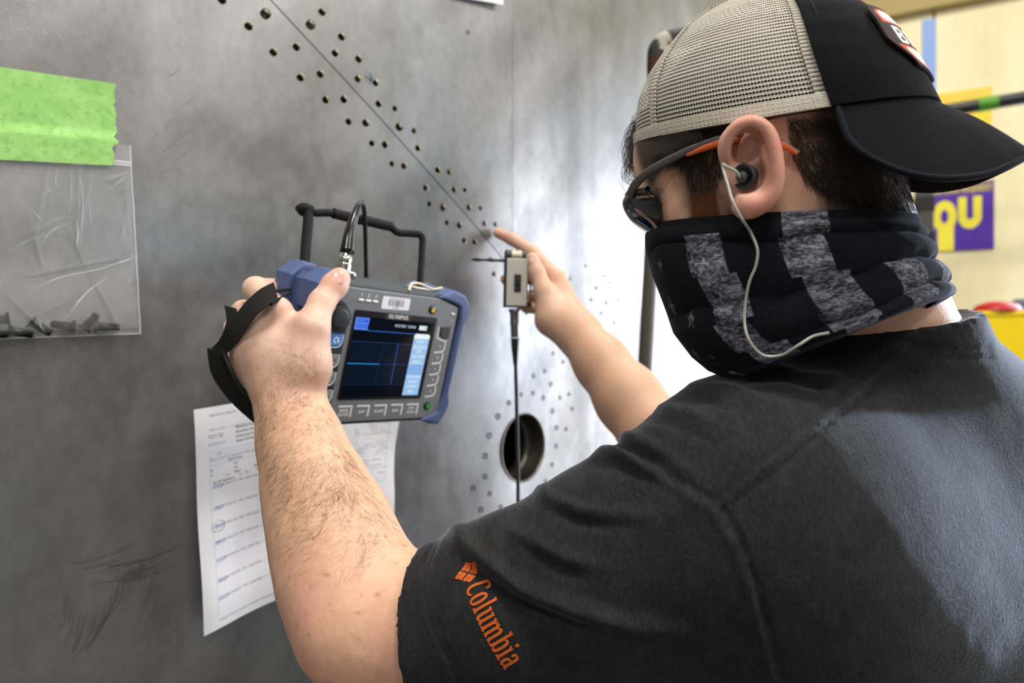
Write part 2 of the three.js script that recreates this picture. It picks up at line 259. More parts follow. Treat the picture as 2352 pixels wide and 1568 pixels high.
{ // dark pipe crossing before the far wall
  const t = thing('overhead_pipe', 'dark horizontal pipe with a green tape band above the cap bill', 'pipe', P(2270, 238, 3.9));
  const d = P(2500, 200, 3.7).sub(P(2270, 238, 3.9)).normalize(), q = (s) => d.clone().multiplyScalar(s);
  part('pipe', tube([q(-1.7), q(0), q(2.4)], 0.034, 24, 16), std(0x1d211f, 0.45), t);
  part('tape_band', tube([q(-0.045), q(0.045)], 0.037, 4, 16), std(0x4f8f1e, 0.6), t, 'green tape band');
  // brackets back to the far wall
  for (const s of [-1.5, 2.2]) { const p0 = q(s).add(t.position), e = BW(...toPx(p0)); part('bracket', tube([q(s), hangar(p0.clone().sub(ORG).dot(AU), p0.y, 0.004).sub(t.position)], 0.012, 4, 8), std(0x2a2d2b, 0.5), t); }
}
{ // yellow bin with a red lid; stands on the floor by the far wall
  const D = 4.0, c = P(2290, 800, D), w = 98 / FOC * D, t = thing('waste_bin', 'yellow bin with a red lid standing behind the shoulder', 'bin', V(c.x, 0, c.z)); t.rotation.y = HANGAR_TURN * 0.6;
  const top = P(2290, 717, D).y, bodyM = std(0xf5d400, 0.45, 0, { bumpMap: repeat(fineNoise, 5), bumpScale: 0.0006 });
  part('body', (() => { const g = box(w, top, w * 0.9, 0.02), p = g.attributes.position; for (let i = 0; i < p.count; i++) { const k = 0.86 + 0.14 * (p.getY(i) / top + 0.5); p.setX(i, p.getX(i) * k); p.setZ(i, p.getZ(i) * k); } g.computeVertexNormals(); return moved(g, 0, top / 2, 0); })(), bodyM, t);
  part('rim', moved(box(w * 1.05, 0.03, w * 0.95, 0.01), 0, top - 0.012, 0), bodyM, t);
  part('lid', moved(lathe([[0, 0.062], [w * 0.2, 0.058], [w * 0.42, 0.04], [w * 0.5, 0.012], [w * 0.52, 0], [0, 0]], 28), 0, top, 0), std(0xb3121c, 0.4), t, 'red domed lid');
  part('label', moved(box(w * 0.42, 0.16, 0.004, 0.001), -w * 0.2, top - 0.22, w * 0.435), std(0xf3ecc6, 0.6), t, 'pale paper label');
}
{ // grey locker at the frame's right edge
  const D = 4.3, c = P(2420, 800, D), w = 0.42, top = P(2360, 688, D).y, t = thing('locker', 'grey metal locker beside the yellow bin', 'locker', V(c.x, 0, c.z)); t.rotation.y = HANGAR_TURN;
  const m = std(0x6d7785, 0.4, 0.3); part('carcass', moved(box(w, top, 0.45, 0.01), 0, top / 2, 0), m, t); part('door', moved(box(w - 0.03, top - 0.08, 0.015, 0.005), 0, top / 2 + 0.02, 0.23), m, t); part('handle', moved(box(0.02, 0.1, 0.02, 0.005), -0.15, top * 0.55, 0.247), std(0x222222, 0.4), t);
  for (let i = 0; i < 4; i++) part('vent_slot', moved(box(0.2, 0.008, 0.004, 0.001), 0, top - 0.16 - i * 0.03, 0.239), std(0x2c3138, 0.6), t);
}
{ // dark square post behind the neck
  const D = 4.5, a = P(2104, 560, D), b = P(2142, 560, D), w = b.x - a.x, top = P(2120, 300, D).y, t = thing('post', 'dark grey steel post standing before the cream wall behind the neck', 'post', V((a.x + b.x) / 2, 0, a.z)); t.rotation.y = HANGAR_TURN;
  part('shaft', moved(box(w, top, w, 0.006), 0, top / 2, 0), std(0x4a4844, 0.5, 0.3), t); part('foot_plate', moved(box(w * 2, 0.015, w * 2, 0.004), 0, 0.0075, 0), std(0x3b3a38, 0.5, 0.3), t);
  for (const py of [470, 552]) part('bracket', moved(box(w * 1.12, 0.09, w * 1.12, 0.004), 0, P(2120, py, D).y, 0), std(0x1f1e1d, 0.5, 0.3), t);
}
// ---------------------------------------------------------------- the bare metal aircraft skin
const SK = new THREE.CatmullRomCurve3([[-1.25, -.23], [-.873, -.54], [-.563, -.79], [-.4116, -.914], [-.1790, -1.075], [-.0282, -1.195], [.0205, -1.25], [.2948, -1.6], [.60, -2.02], [.892, -2.42]].map(([x, z]) => V(x, 0, z)), false, 'centripetal');
const SKN = 1600, SKL = SK.getLength(), SKT = SK.getSpacedPoints(SKN);
function skinAt(s, y, off = 0) {                              // point, outward normal, tangent at arc length s and height y
  const q = clamp(s / SKL, 0, 1) * SKN, i = Math.min(SKN - 1, Math.floor(q)), a = SKT[i], b = SKT[i + 1], c0 = SKT[Math.max(0, i - 12)], c1 = SKT[Math.min(SKN, i + 13)];
  const t = c1.clone().sub(c0).normalize(), n = V(-t.z, 0, t.x), p = a.clone().lerp(b, q - i).setY(y).addScaledVector(n, off); return { p, n, t };
}
function skinHit(px, py) {
  const k = (px - CX) / FOC; let lo = 0, hi = SKN; for (let i = 0; i < 40; i++) { const m = (lo + hi) / 2, j = Math.floor(m), a = SKT[j].clone().lerp(SKT[Math.min(SKN, j + 1)], m - j); if (a.x / -a.z < k) lo = m; else hi = m; }
  const s = lo / SKN * SKL, d = -skinAt(s, 0).p.z; return { s, y: H + (CY - py) / FOC * d, d };
}
const SKIN_Y0 = 0.02, SKIN_Y1 = 3.05;
const sA = skinHit(622, 0), sB = skinHit(1112, 542), SEAM_K = (sB.y - sA.y) / (sB.s - sA.s), SEAM_V = skinHit(1178, 300).s;
const seamY = s => Math.min(sB.y + (s - sB.s) * SEAM_K, SKIN_Y1 - 0.05);
// the colour of the metal: mottled, with stains and scuffs at their own places, over s 0.7..2.3 and y 0.9..2.2
const TX = { s0: 0.62, s1: 2.42, y0: 0.85, y1: 2.25 };
const metalTex = canvas(1800, 1400, (x, W, Hh) => {
  const im = x.createImageData(W, Hh);
  for (let j = 0; j < Hh; j++) for (let i = 0; i < W; i++) {
    const s = TX.s0 + i / W * (TX.s1 - TX.s0), y = TX.y1 - j / Hh * (TX.y1 - TX.y0), u = s * 10, v = y * 10;
    const big = fbm(u * 0.35, v * 0.3, 1, 4), dia = fbm((u + v) * 0.22, (v - u) * 1.1, 4, 4), fine = fbm(u * 14, v * 9, 2, 3), warm = fbm(u * 0.5, v * 0.6, 8, 3), ver = fbm(u * 2.2, v * 0.16, 6, 3);
    let l = 0.78 + big * 0.11 + dia * 0.1 + fine * 0.045 + ver * 0.06;
    const k = (j * W + i) * 4; im.data[k] = 255 * clamp(l + warm * 0.03, 0, 1); im.data[k + 1] = 255 * clamp(l, 0, 1); im.data[k + 2] = 255 * clamp(l - warm * 0.035 + 0.004, 0, 1); im.data[k + 3] = 255;
  }
  x.putImageData(im, 0, 0);
  const at = (px, py) => { const h = skinHit(px, py); return [(h.s - TX.s0) / (TX.s1 - TX.s0) * W, (TX.y1 - h.y) / (TX.y1 - TX.y0) * Hh]; };
  const line = (pts, w, c) => { x.strokeStyle = c; x.lineWidth = w; x.lineCap = 'round'; x.beginPath(); pts.forEach((p, i) => { const q = at(...p); i ? x.lineTo(...q) : x.moveTo(...q); }); x.stroke(); };
  // dark rub marks low on the left
  for (let k = 0; k < 26; k++) { const a = rr(0, 1), x0 = 150 + 110 * rnd(), y0 = 1292 + k * 2.2; const n = 9, pts = []; for (let i = 0; i <= n; i++) { const t = i / n; pts.push([x0 + t * 190, y0 - 10 * t - 55 * t * t + rr(-1, 1)]); } line(pts.slice(Math.floor(a * 4), 5 + Math.floor(rr(1, 5))), rr(0.8, 2.4), `rgba(35,34,32,${rr(0.05, 0.2)})`); }
  for (let k = 0; k < 70; k++) { const x0 = 130 + k * 3.6 + rr(-2, 2), y0 = 1400 + 60 * Math.sin(k * 0.1) + rr(-12, 12); line([[x0 + 16, y0 - 42], [x0 + 8, y0], [x0 - 8, y0 + 34], [x0 - 30, y0 + 64]].slice(0, 2 + Math.floor(rr(0, 3))), rr(0.8, 2.6), `rgba(35,34,32,${rr(0.03, 0.14)})`); }
  for (let k = 0; k < 14; k++) { const x0 = rr(330, 480), y0 = rr(150, 420); line([[x0, y0], [x0 + 26, y0 - 18]], rr(0.5, 1.2), `rgba(40,40,40,${rr(0.08, 0.25)})`); }
  // pale flecks and water spots
  for (let k = 0; k < 260; k++) { const c = [[290, 1170], [170, 1210], [320, 1260], [360, 1130], [250, 1330], [60, 880], [420, 1000]][k % 7], p = at(c[0] + rr(-1, 1) * rr(0, 120), c[1] + rr(-1, 1) * rr(0, 90)); x.fillStyle = `rgba(235,225,190,${rr(0.1, 0.6)})`; x.beginPath(); x.arc(p[0], p[1], rr(0.4, 1.4), 0, 7); x.fill(); }
  for (let k = 0; k < 60; k++) { const p = at(rr(120, 420), rr(860, 1400)); x.strokeStyle = x.fillStyle = `rgba(180,185,190,${rr(0.05, 0.2)})`; x.lineWidth = 1; x.beginPath(); x.arc(p[0], p[1], rr(3, 9), 0, 7); k % 3 ? x.fill() : x.stroke(); }
  for (let k = 0; k < 30; k++) { const p = at(rr(900, 1450), rr(0, 1200)); x.fillStyle = `rgba(90,92,95,${rr(0.03, 0.1)})`; x.beginPath(); x.ellipse(p[0], p[1], rr(8, 30), rr(20, 80), rr(-0.6, 0.6), 0, 7); x.fill(); }
  const q = at(852, 182); for (let k = 0; k < 60; k++) { x.fillStyle = `rgba(60,80,105,${rr(0.05, 0.2)})`; x.beginPath(); x.arc(q[0] + rr(-10, 10) * rnd(), q[1] + rr(-12, 12) * rnd(), rr(0.5, 3), 0, 7); x.fill(); }
});
metalTex.wrapS = metalTex.wrapT = THREE.MirroredRepeatWrapping;
const roughTex = dataTex(512, 512, (u, v, x, y) => 0.62 + 0.25 * fbm(x / 90, y / 60, 11, 4) + 0.1 * fbm(x / 6, y / 12, 3, 2));
const skinMetal = std(new THREE.Color(0.485, 0.488, 0.485), 0.64, 0.88, { map: metalTex, roughnessMap: repeat(roughTex, 1.6), bumpMap: repeat(fineNoise, 22), bumpScale: 0.00012 });
const skinUV = (s, y) => [(s - TX.s0) / (TX.s1 - TX.s0), (y - TX.y0) / (TX.y1 - TX.y0)];
const aircraft = thing('aircraft_panel', 'bare grey metal skin with diagonal seam, rows of open holes and one round access hole', 'aircraft panel', V(0, 0, 0));
function skinSheet(s0, s1, lo, hi, nu, nv) { return slab((u, v) => { const s = mixv(s0, s1, u); return skinAt(s, mixv(lo(s), hi(s), v)).p; }, nu, nv, 0.005, (u, v) => { const s = mixv(s0, s1, u); return skinUV(s, mixv(lo(s), hi(s), v)); }); }
const GAP = 0.0011, HOLES = [[510, 0, 11], [610, 32, 14], [571, 60, 11], [740, 27, 10], [713, 57, 13], [785, 84, 10], [681, 108, 10.5], [628, 120, 10.5], [770, 122, 9.5], [824, 135, 10], [736, 170, 10], [690, 178, 10], [822, 181, 9.5], [863, 190, 9], [748, 229, 9.5], [790, 228, 10], [870, 238, 9], [907, 249, 7], [801, 279, 9], [840, 282, 10], [917, 291, 11], [951, 300, 7], [854, 329, 7.5], [885, 332, 9.5], [960, 340, 8], [901, 376, 7.5], [928, 381, 8.5], [1006, 390, 8.5], [1032, 395, 7], [978, 431, 8], [1044, 435, 8.5], [1068, 436, 6], [987, 468, 7], [1018, 476, 10], [1078, 476, 8.5], [1104, 478, 6], [1027, 511, 6.5], [1056, 517, 8.5], [1113, 513, 7], [1138, 515, 6], [1066, 552, 6.5], [1091, 555, 7.5], [1127, 596, 6.5], [1135, 629, 6.5]]
  .map(([x, y, r]) => { const h = skinHit(x, y); return { ...h, r: r / FOC * h.d * 0.92 }; });
const BIG = { ...skinHit(1203, 1028), r: 0.0585 };
const plug = (h, r0, r1, dep0, dep1, seg) => { const a = skinAt(h.s, h.y); return turned(lathe([[0, -dep1], [r1, -dep1], [r0, dep0], [0, dep0]], seg), a.p, a.p.clone().add(a.n)); };
{
  const ev = new Evaluator(); ev.attributes = ['position', 'normal', 'uv'];
  const cutter = list => { const b = new Brush(mergeVertices(merge(list.map(h => plug(h, h.r, h.r, 0.01, 0.012, h === BIG ? 64 : 22))), 1e-6)); b.updateMatrixWorld(); return b; };
  const cutSheet = (g, holes) => { const b = new Brush(g); b.updateMatrixWorld(); return holes.length ? ev.evaluate(b, cutter(holes), SUBTRACTION).geometry : g; };
  const main0 = skinSheet(0.02, SEAM_V, () => SKIN_Y0, s => seamY(s) - GAP, 60, 30), upper0 = skinSheet(0.02, SEAM_V - 0.0008, s => seamY(s) + GAP, () => SKIN_Y1, 60, 16), right0 = skinSheet(SEAM_V, SKL - 0.01, () => SKIN_Y0, () => SKIN_Y1, 44, 30);
  const below = h => h.y < seamY(h.s);
  part('skin_panel', cutSheet(main0, [...HOLES.filter(h => h.s < SEAM_V && below(h)), BIG]), skinMetal, aircraft);
  part('skin_panel', cutSheet(upper0, HOLES.filter(h => h.s < SEAM_V && !below(h))), skinMetal, aircraft);
  part('skin_panel', cutSheet(right0, [BIG, ...HOLES.filter(h => h.s >= SEAM_V)]), skinMetal, aircraft);
  part('inner_frame', slab((u, v) => skinAt(mixv(0.02, SKL - 0.01, u), mixv(SKIN_Y0, SKIN_Y1, v), -0.16).p, 50, 4, 0.01), std(0x2c2620, 0.6, 0.4), aircraft, 'dark structure inside the skin');
  part('inner_web', slab((u, v) => { const a = skinAt(SKL - 0.012, mixv(SKIN_Y0, SKIN_Y1, v), mixv(-0.16, -0.001, u)); return a.p; }, 2, 2, 0.006), skinMetal, aircraft);
  // countersunk sockets in the holes: a bright bevelled lip over a dark bore
  const sock = std(0xc8c2b4, 0.14, 1);
  for (const h of HOLES) { const a = skinAt(h.s, h.y), r = h.r, g = lathe([[r * 1.0, 0.0003], [r * 0.96, 0.0002], [r * 0.60, -0.0042], [r * 0.56, -0.0075], [r * 0.56, -0.02], [0, -0.02]], 20); part('fastener_hole', turned(g, a.p, a.p.clone().add(a.n)), sock, aircraft, 'open countersunk fastener hole'); }
  // ring round the access hole, and its tube
  const ring = [[BIG.r * 1.045, 0.0002], [BIG.r * 1.04, 0.0012], [BIG.r * 0.985, 0.0012], [BIG.r * 0.97, -0.004], [BIG.r * 0.97, -0.03], [BIG.r * 0.86, -0.032], [BIG.r * 0.85, -0.04], [BIG.r * 0.85, -0.05]];
  { const a = skinAt(BIG.s, BIG.y); part('hole_ring', turned(lathe(ring, 64), a.p, a.p.clone().add(a.n)), std(0x6a655c, 0.4, 0.85), aircraft, 'ring round the access hole'); }
  const RIV = [[1144, 956, 7.5], [1124, 1000, 7.5], [1115, 1047, 7.5], [1114, 1094, 7], [1087, 1121, 7], [1125, 1133, 6], [1104, 1170, 7], [1150, 1164, 6], [1169, 925, 6.5], [1197, 906, 5.5], [1224, 902, 5.5], [1248, 913, 6.5], [1265, 882, 6], [1225, 863, 5.5], [1286, 913, 5], [1307, 905, 5], [1269, 944, 6.5], [1314, 939, 5], [1278, 982, 6.5], [1300, 985, 5.5], [1277, 1024, 6], [1268, 1067, 6], [1253, 1105, 5.5], [1389, 633, 4.5], [1369, 661, 5], [1357, 688, 4.5], [1392, 695, 5], [1381, 719, 4.5], [1400, 649, 4], [1270, 811, 4.5], [1293, 831, 4.5], [1251, 852, 5], [1075, 74, 5], [1310, 640, 3.5], [1330, 700, 3.5], [1345, 610, 3.5], [1420, 690, 4], [1410, 740, 4], [1086, 1200, 6], [1130, 1210, 6]];
  const rivM = std(0x55534f, 0.5, 0.8);
  for (const [x, y, r0] of RIV) { const h = skinHit(x, y), a = skinAt(h.s, h.y), r = r0 / FOC * h.d; part('fastener', turned(lathe([[r, 0], [r * 0.98, 0.0006], [r * 0.55, 0.0007], [r * 0.45, -0.0005], [0, -0.0005]], 16), a.p, a.p.clone().add(a.n)), rivM, aircraft); }
  // stand under the panel
  for (const s of [0.3, 1.2, 2.1, 2.9]) { const a = skinAt(s, 0); part('support_foot', moved(box(0.08, 0.06, 0.3, 0.005), a.p.x - a.n.x * 0.09, 0.03, a.p.z - a.n.z * 0.09, 0, Math.atan2(a.n.x, a.n.z)), std(0x33363a, 0.5, 0.5), aircraft); }
}
// a corner of a white sheet stuck high on the skin
{
  const a = skinHit(1010, -150), b = skinHit(1146, 16), c = skinHit(1020, -8), yb = s => mixv(c.y, b.y, (s - c.s) / (b.s - c.s)) ;
  single('white_sheet', slab((u, v) => { const s = mixv(a.s, b.s, u); return skinAt(s, mixv(yb(s), a.y, v), 0.003 + 0.008 * (1 - v) * u).p; }, 10, 8, 0.001), std(0xf2f2f0, 0.6), 'white sheet corner high on the metal skin at the top edge', 'sheet');
}
// ---------------------------------------------------------------- green tape, bag of bolts, papers
const T0 = { a: skinHit(-140, 135), tl: skinHit(0, 155), tr: skinHit(258, 192), br: skinHit(257, 383), bl: skinHit(0, 370) };
{
  const s0 = T0.tl.s - 0.12, edge = v => T0.tr.s + 0.0022 * Math.sin(v * 22) * fbm(v * 9, 3, 1, 3) + 0.0045 * fbm(v * 14, 7, 2, 3) + (v > 0.25 && v < 0.72 ? 0.0028 : 0) + 0.001;
  const yTop = s => mixv(T0.tl.y, T0.tr.y, (s - T0.tl.s) / (T0.tr.s - T0.tl.s)), yBot = s => mixv(T0.bl.y, T0.br.y, (s - T0.bl.s) / (T0.br.s - T0.bl.s));
  const tex = dataTex(512, 512, (u, v, x, y) => { const n = fbm(x / 3, y / 3, 1, 3) * 0.05 + fbm(x / 40, y / 25, 5, 4) * 0.08, d = smooth(0.08, 0.42, fbm(x / 18, y / 12, 8, 4)) * 0.1; return [0.60 + n - d * 0.7, 0.80 + n * 0.7 - d * 0.5, 0.44 + n - d * 0.5]; }, true);
  const m = std(0xffffff, 0.75, 0, { map: repeat(tex, 5), bumpMap: repeat(fineNoise, 40), bumpScale: 0.0002 });
  const f = (u, v) => { const s = mixv(s0, edge(v), u), y = mixv(yBot(s), yTop(s), v), lift = 0.0005 + 0.0058 * smooth(0.44, 0.28, v); return skinAt(s, y, lift + 0.001).p; };
  single('tape', slab(f, 70, 60, 0.0004, (u, v) => [u * 0.32, v * 0.1]), m, 'wide bright green masking tape strip with torn right end above the plastic bag', 'tape');
}
const BAG = { s0: T0.tl.s - 0.16, tr: skinHit(297, 337), br: skinHit(321, 766), bl: skinHit(0, 778) };
{
  const t = thing('plastic_bag', 'clear plastic zip bag holding dark bolts, taped to the metal skin', 'bag', V(0, 0, 0));
  const sR = v => mixv(BAG.br.s, BAG.tr.s, v), yB = s => mixv(BAG.bl.y, BAG.br.y, clamp((s - BAG.bl.s) / (BAG.br.s - BAG.bl.s), -1, 1)), yT = BAG.tr.y;
  const ridge = (x, w) => Math.exp(-x * x / w / w), CR = [[40, 640, 320, 585, 5], [70, 735, 240, 640, 4], [210, 400, 130, 700, 5], [60, 480, 100, 640, 6], [240, 420, 300, 400, 7], [180, 380, 170, 600, 4], [20, 560, 150, 500, 5], [250, 600, 318, 560, 4], [300, 420, 270, 560, 6], [110, 380, 60, 620, 5], [150, 520, 260, 760, 5], [10, 680, 90, 760, 5]].map(c => { const a = skinHit(c[0], c[1]), b = skinHit(c[2], c[3]); return { a, b, w: c[4] / FOC * 0.6 }; });
  const crease = (s, y) => { let h = 0; for (const c of CR) { const dx = c.b.s - c.a.s, dy = c.b.y - c.a.y, l = dx * dx + dy * dy, q = clamp(((s - c.a.s) * dx + (y - c.a.y) * dy) / l, 0, 1), ex = s - c.a.s - q * dx, ey = y - c.a.y - q * dy; h += 0.0040 * ridge(Math.hypot(ex, ey), c.w) * Math.sin(Math.PI * q) ** 0.5; } return h; };
  const film = (front) => (u, v) => {
    const s = mixv(BAG.s0, sR(v), u), y = mixv(yB(s), yT, v), e = Math.min(smooth(0, 0.03, 1 - u), smooth(0, 0.03, v)), w = fbm(s * 28, y * 28, front ? 1 : 9, 4) * 0.0035 + Math.abs(fbm(s * 60, y * 45, 4, 2)) * 0.002, belly = 0.024 * smooth(0.40, 0.06, v), top = smooth(0.97, 0.86, v);
    return skinAt(s, y, 0.003 + (front ? e * top * (0.003 + belly + Math.abs(w) * (0.4 + v * 0.6) + crease(s, y)) : 0.0005 * w)).p;
  };
  const m = new THREE.MeshPhysicalMaterial({ color: 0xffffff, transmission: 0.95, thickness: 0, roughness: 0.07, ior: 1.5, specularIntensity: 1.0, bumpMap: repeat(fineNoise, 12), bumpScale: 0.0006 });
  part('front_film', grid(film(true), 260, 240), m, t); part('back_film', grid(film(false), 30, 30), m, t);
  const seamM = new THREE.MeshPhysicalMaterial({ color: 0xffffff, transmission: 0.6, thickness: 0, roughness: 0.35 });
  part('side_seam', tube(Array.from({ length: 14 }, (_, i) => { const v = i / 13, s = sR(v); return skinAt(s + 0.0006 * fbm(v * 20, 1, 1, 2), mixv(yB(s), yT, v), 0.004).p; }), 0.0006, 60, 6), seamM, t);
  part('bottom_seam', tube(Array.from({ length: 14 }, (_, i) => { const s = mixv(BAG.s0, BAG.br.s, i / 13); return skinAt(s, yB(s), 0.004).p; }), 0.0005, 60, 6), seamM, t);
  // hard creases in the film, their highlights put in as white strips
  const front = film(true), onFilm = (px, py) => { const h = skinHit(px, py); let v = 0; for (let i = 0; i < 6; i++) { v = clamp((h.y - yB(h.s)) / (yT - yB(h.s)), 0, 1); } const u = clamp((h.s - BAG.s0) / (sR(v) - BAG.s0), 0, 1), p = front(u, v), a = skinAt(h.s, h.y); return p.addScaledVector(a.n, 0.0004); };
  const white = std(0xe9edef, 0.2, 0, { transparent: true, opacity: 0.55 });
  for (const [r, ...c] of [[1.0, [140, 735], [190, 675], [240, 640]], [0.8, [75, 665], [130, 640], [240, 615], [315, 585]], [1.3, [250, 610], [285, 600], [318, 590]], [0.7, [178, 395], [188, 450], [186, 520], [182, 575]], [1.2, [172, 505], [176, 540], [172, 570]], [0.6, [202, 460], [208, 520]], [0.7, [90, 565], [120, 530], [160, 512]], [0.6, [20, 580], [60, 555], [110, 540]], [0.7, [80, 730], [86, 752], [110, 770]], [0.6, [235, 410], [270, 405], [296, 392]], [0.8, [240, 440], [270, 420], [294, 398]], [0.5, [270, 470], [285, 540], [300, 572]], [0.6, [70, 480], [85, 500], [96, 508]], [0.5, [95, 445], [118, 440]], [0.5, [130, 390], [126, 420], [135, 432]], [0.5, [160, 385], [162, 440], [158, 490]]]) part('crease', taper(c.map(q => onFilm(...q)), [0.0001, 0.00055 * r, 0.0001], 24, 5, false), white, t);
  const z0 = skinHit(262, 366), z1 = skinHit(299, 376);
  for (const o of [0, 0.0035]) part('zip_strip', tube([0, 0.5, 1].map(q => skinAt(mixv(BAG.s0, z1.s, q), mixv(z1.y - (z1.s - BAG.s0) * 0.02, z1.y, q) - o, 0.0052).p), 0.0011, 30, 8), seamM, t);
  // bolts: head, shank and thread; each lies in the bag
  const dark = std(0x24282c, 0.38, 0.75), bolt = (hx, hy, tx, ty, label, off = 0.012) => {
    const a = skinHit(hx, hy), b = skinHit(tx, ty), pa = skinAt(a.s, a.y, off).p, pb = skinAt(b.s, b.y, off + 0.001).p, L = pb.distanceTo(pa), dir = pb.clone().sub(pa).normalize();
    const o = thing('bolt', label, 'bolt', pa, 'bolts in the plastic bag'); o.quaternion.setFromUnitVectors(V(0, 1, 0), dir);
    const R = 0.0047;
    part('head', lathe([[0, 0], [0.003, 0], [0.0032, 0.0006], [0.0078, 0.0002], [0.0082, 0.0008], [0.0079, 0.0014], [R, 0.0042], [0, 0.0042]], 28), dark, o);
    part('shank', lathe([[0, 0.004], [R, 0.004], [R * 1.02, L * 0.52], [R * 0.9, L * 0.55], [0, L * 0.55]], 24), dark, o);
    const pr = [[0, L * 0.54]]; const n = 9; for (let i = 0; i < n; i++) { const y = mixv(L * 0.55, L * 0.97, i / n), st = L * 0.42 / n; pr.push([R * 0.84, y], [R * 0.98, y + st * 0.35], [R * 0.98, y + st * 0.6], [R * 0.84, y + st * 0.95]); } pr.push([R * 0.7, L], [0, L]);
    part('thread', lathe(pr, 24), dark, o);
  };
  bolt(167, 751, 113, 744, 'dark bolt third from the right in the bag, head to the right');
  bolt(186, 757, 216, 722, 'dark bolt leaning on the rightmost one, threaded end up', 0.016);
  bolt(213, 749, 270, 752, 'rightmost dark bolt in the bag, threaded end to the right');
  bolt(65, 738, 113, 766, 'dark bolt tilted head up behind a shiny crease of the bag', 0.015);
  bolt(14, 759, 73, 768, 'dark bolt lying flat, fifth from the right along the bag bottom');
  bolt(18, 733, -40, 738, 'dark bolt at the left picture edge, topmost there, head to the right', 0.017);
  bolt(-45, 768, 12, 767, 'dark bolt at the left frame edge, lowest, threaded end to the right');
}
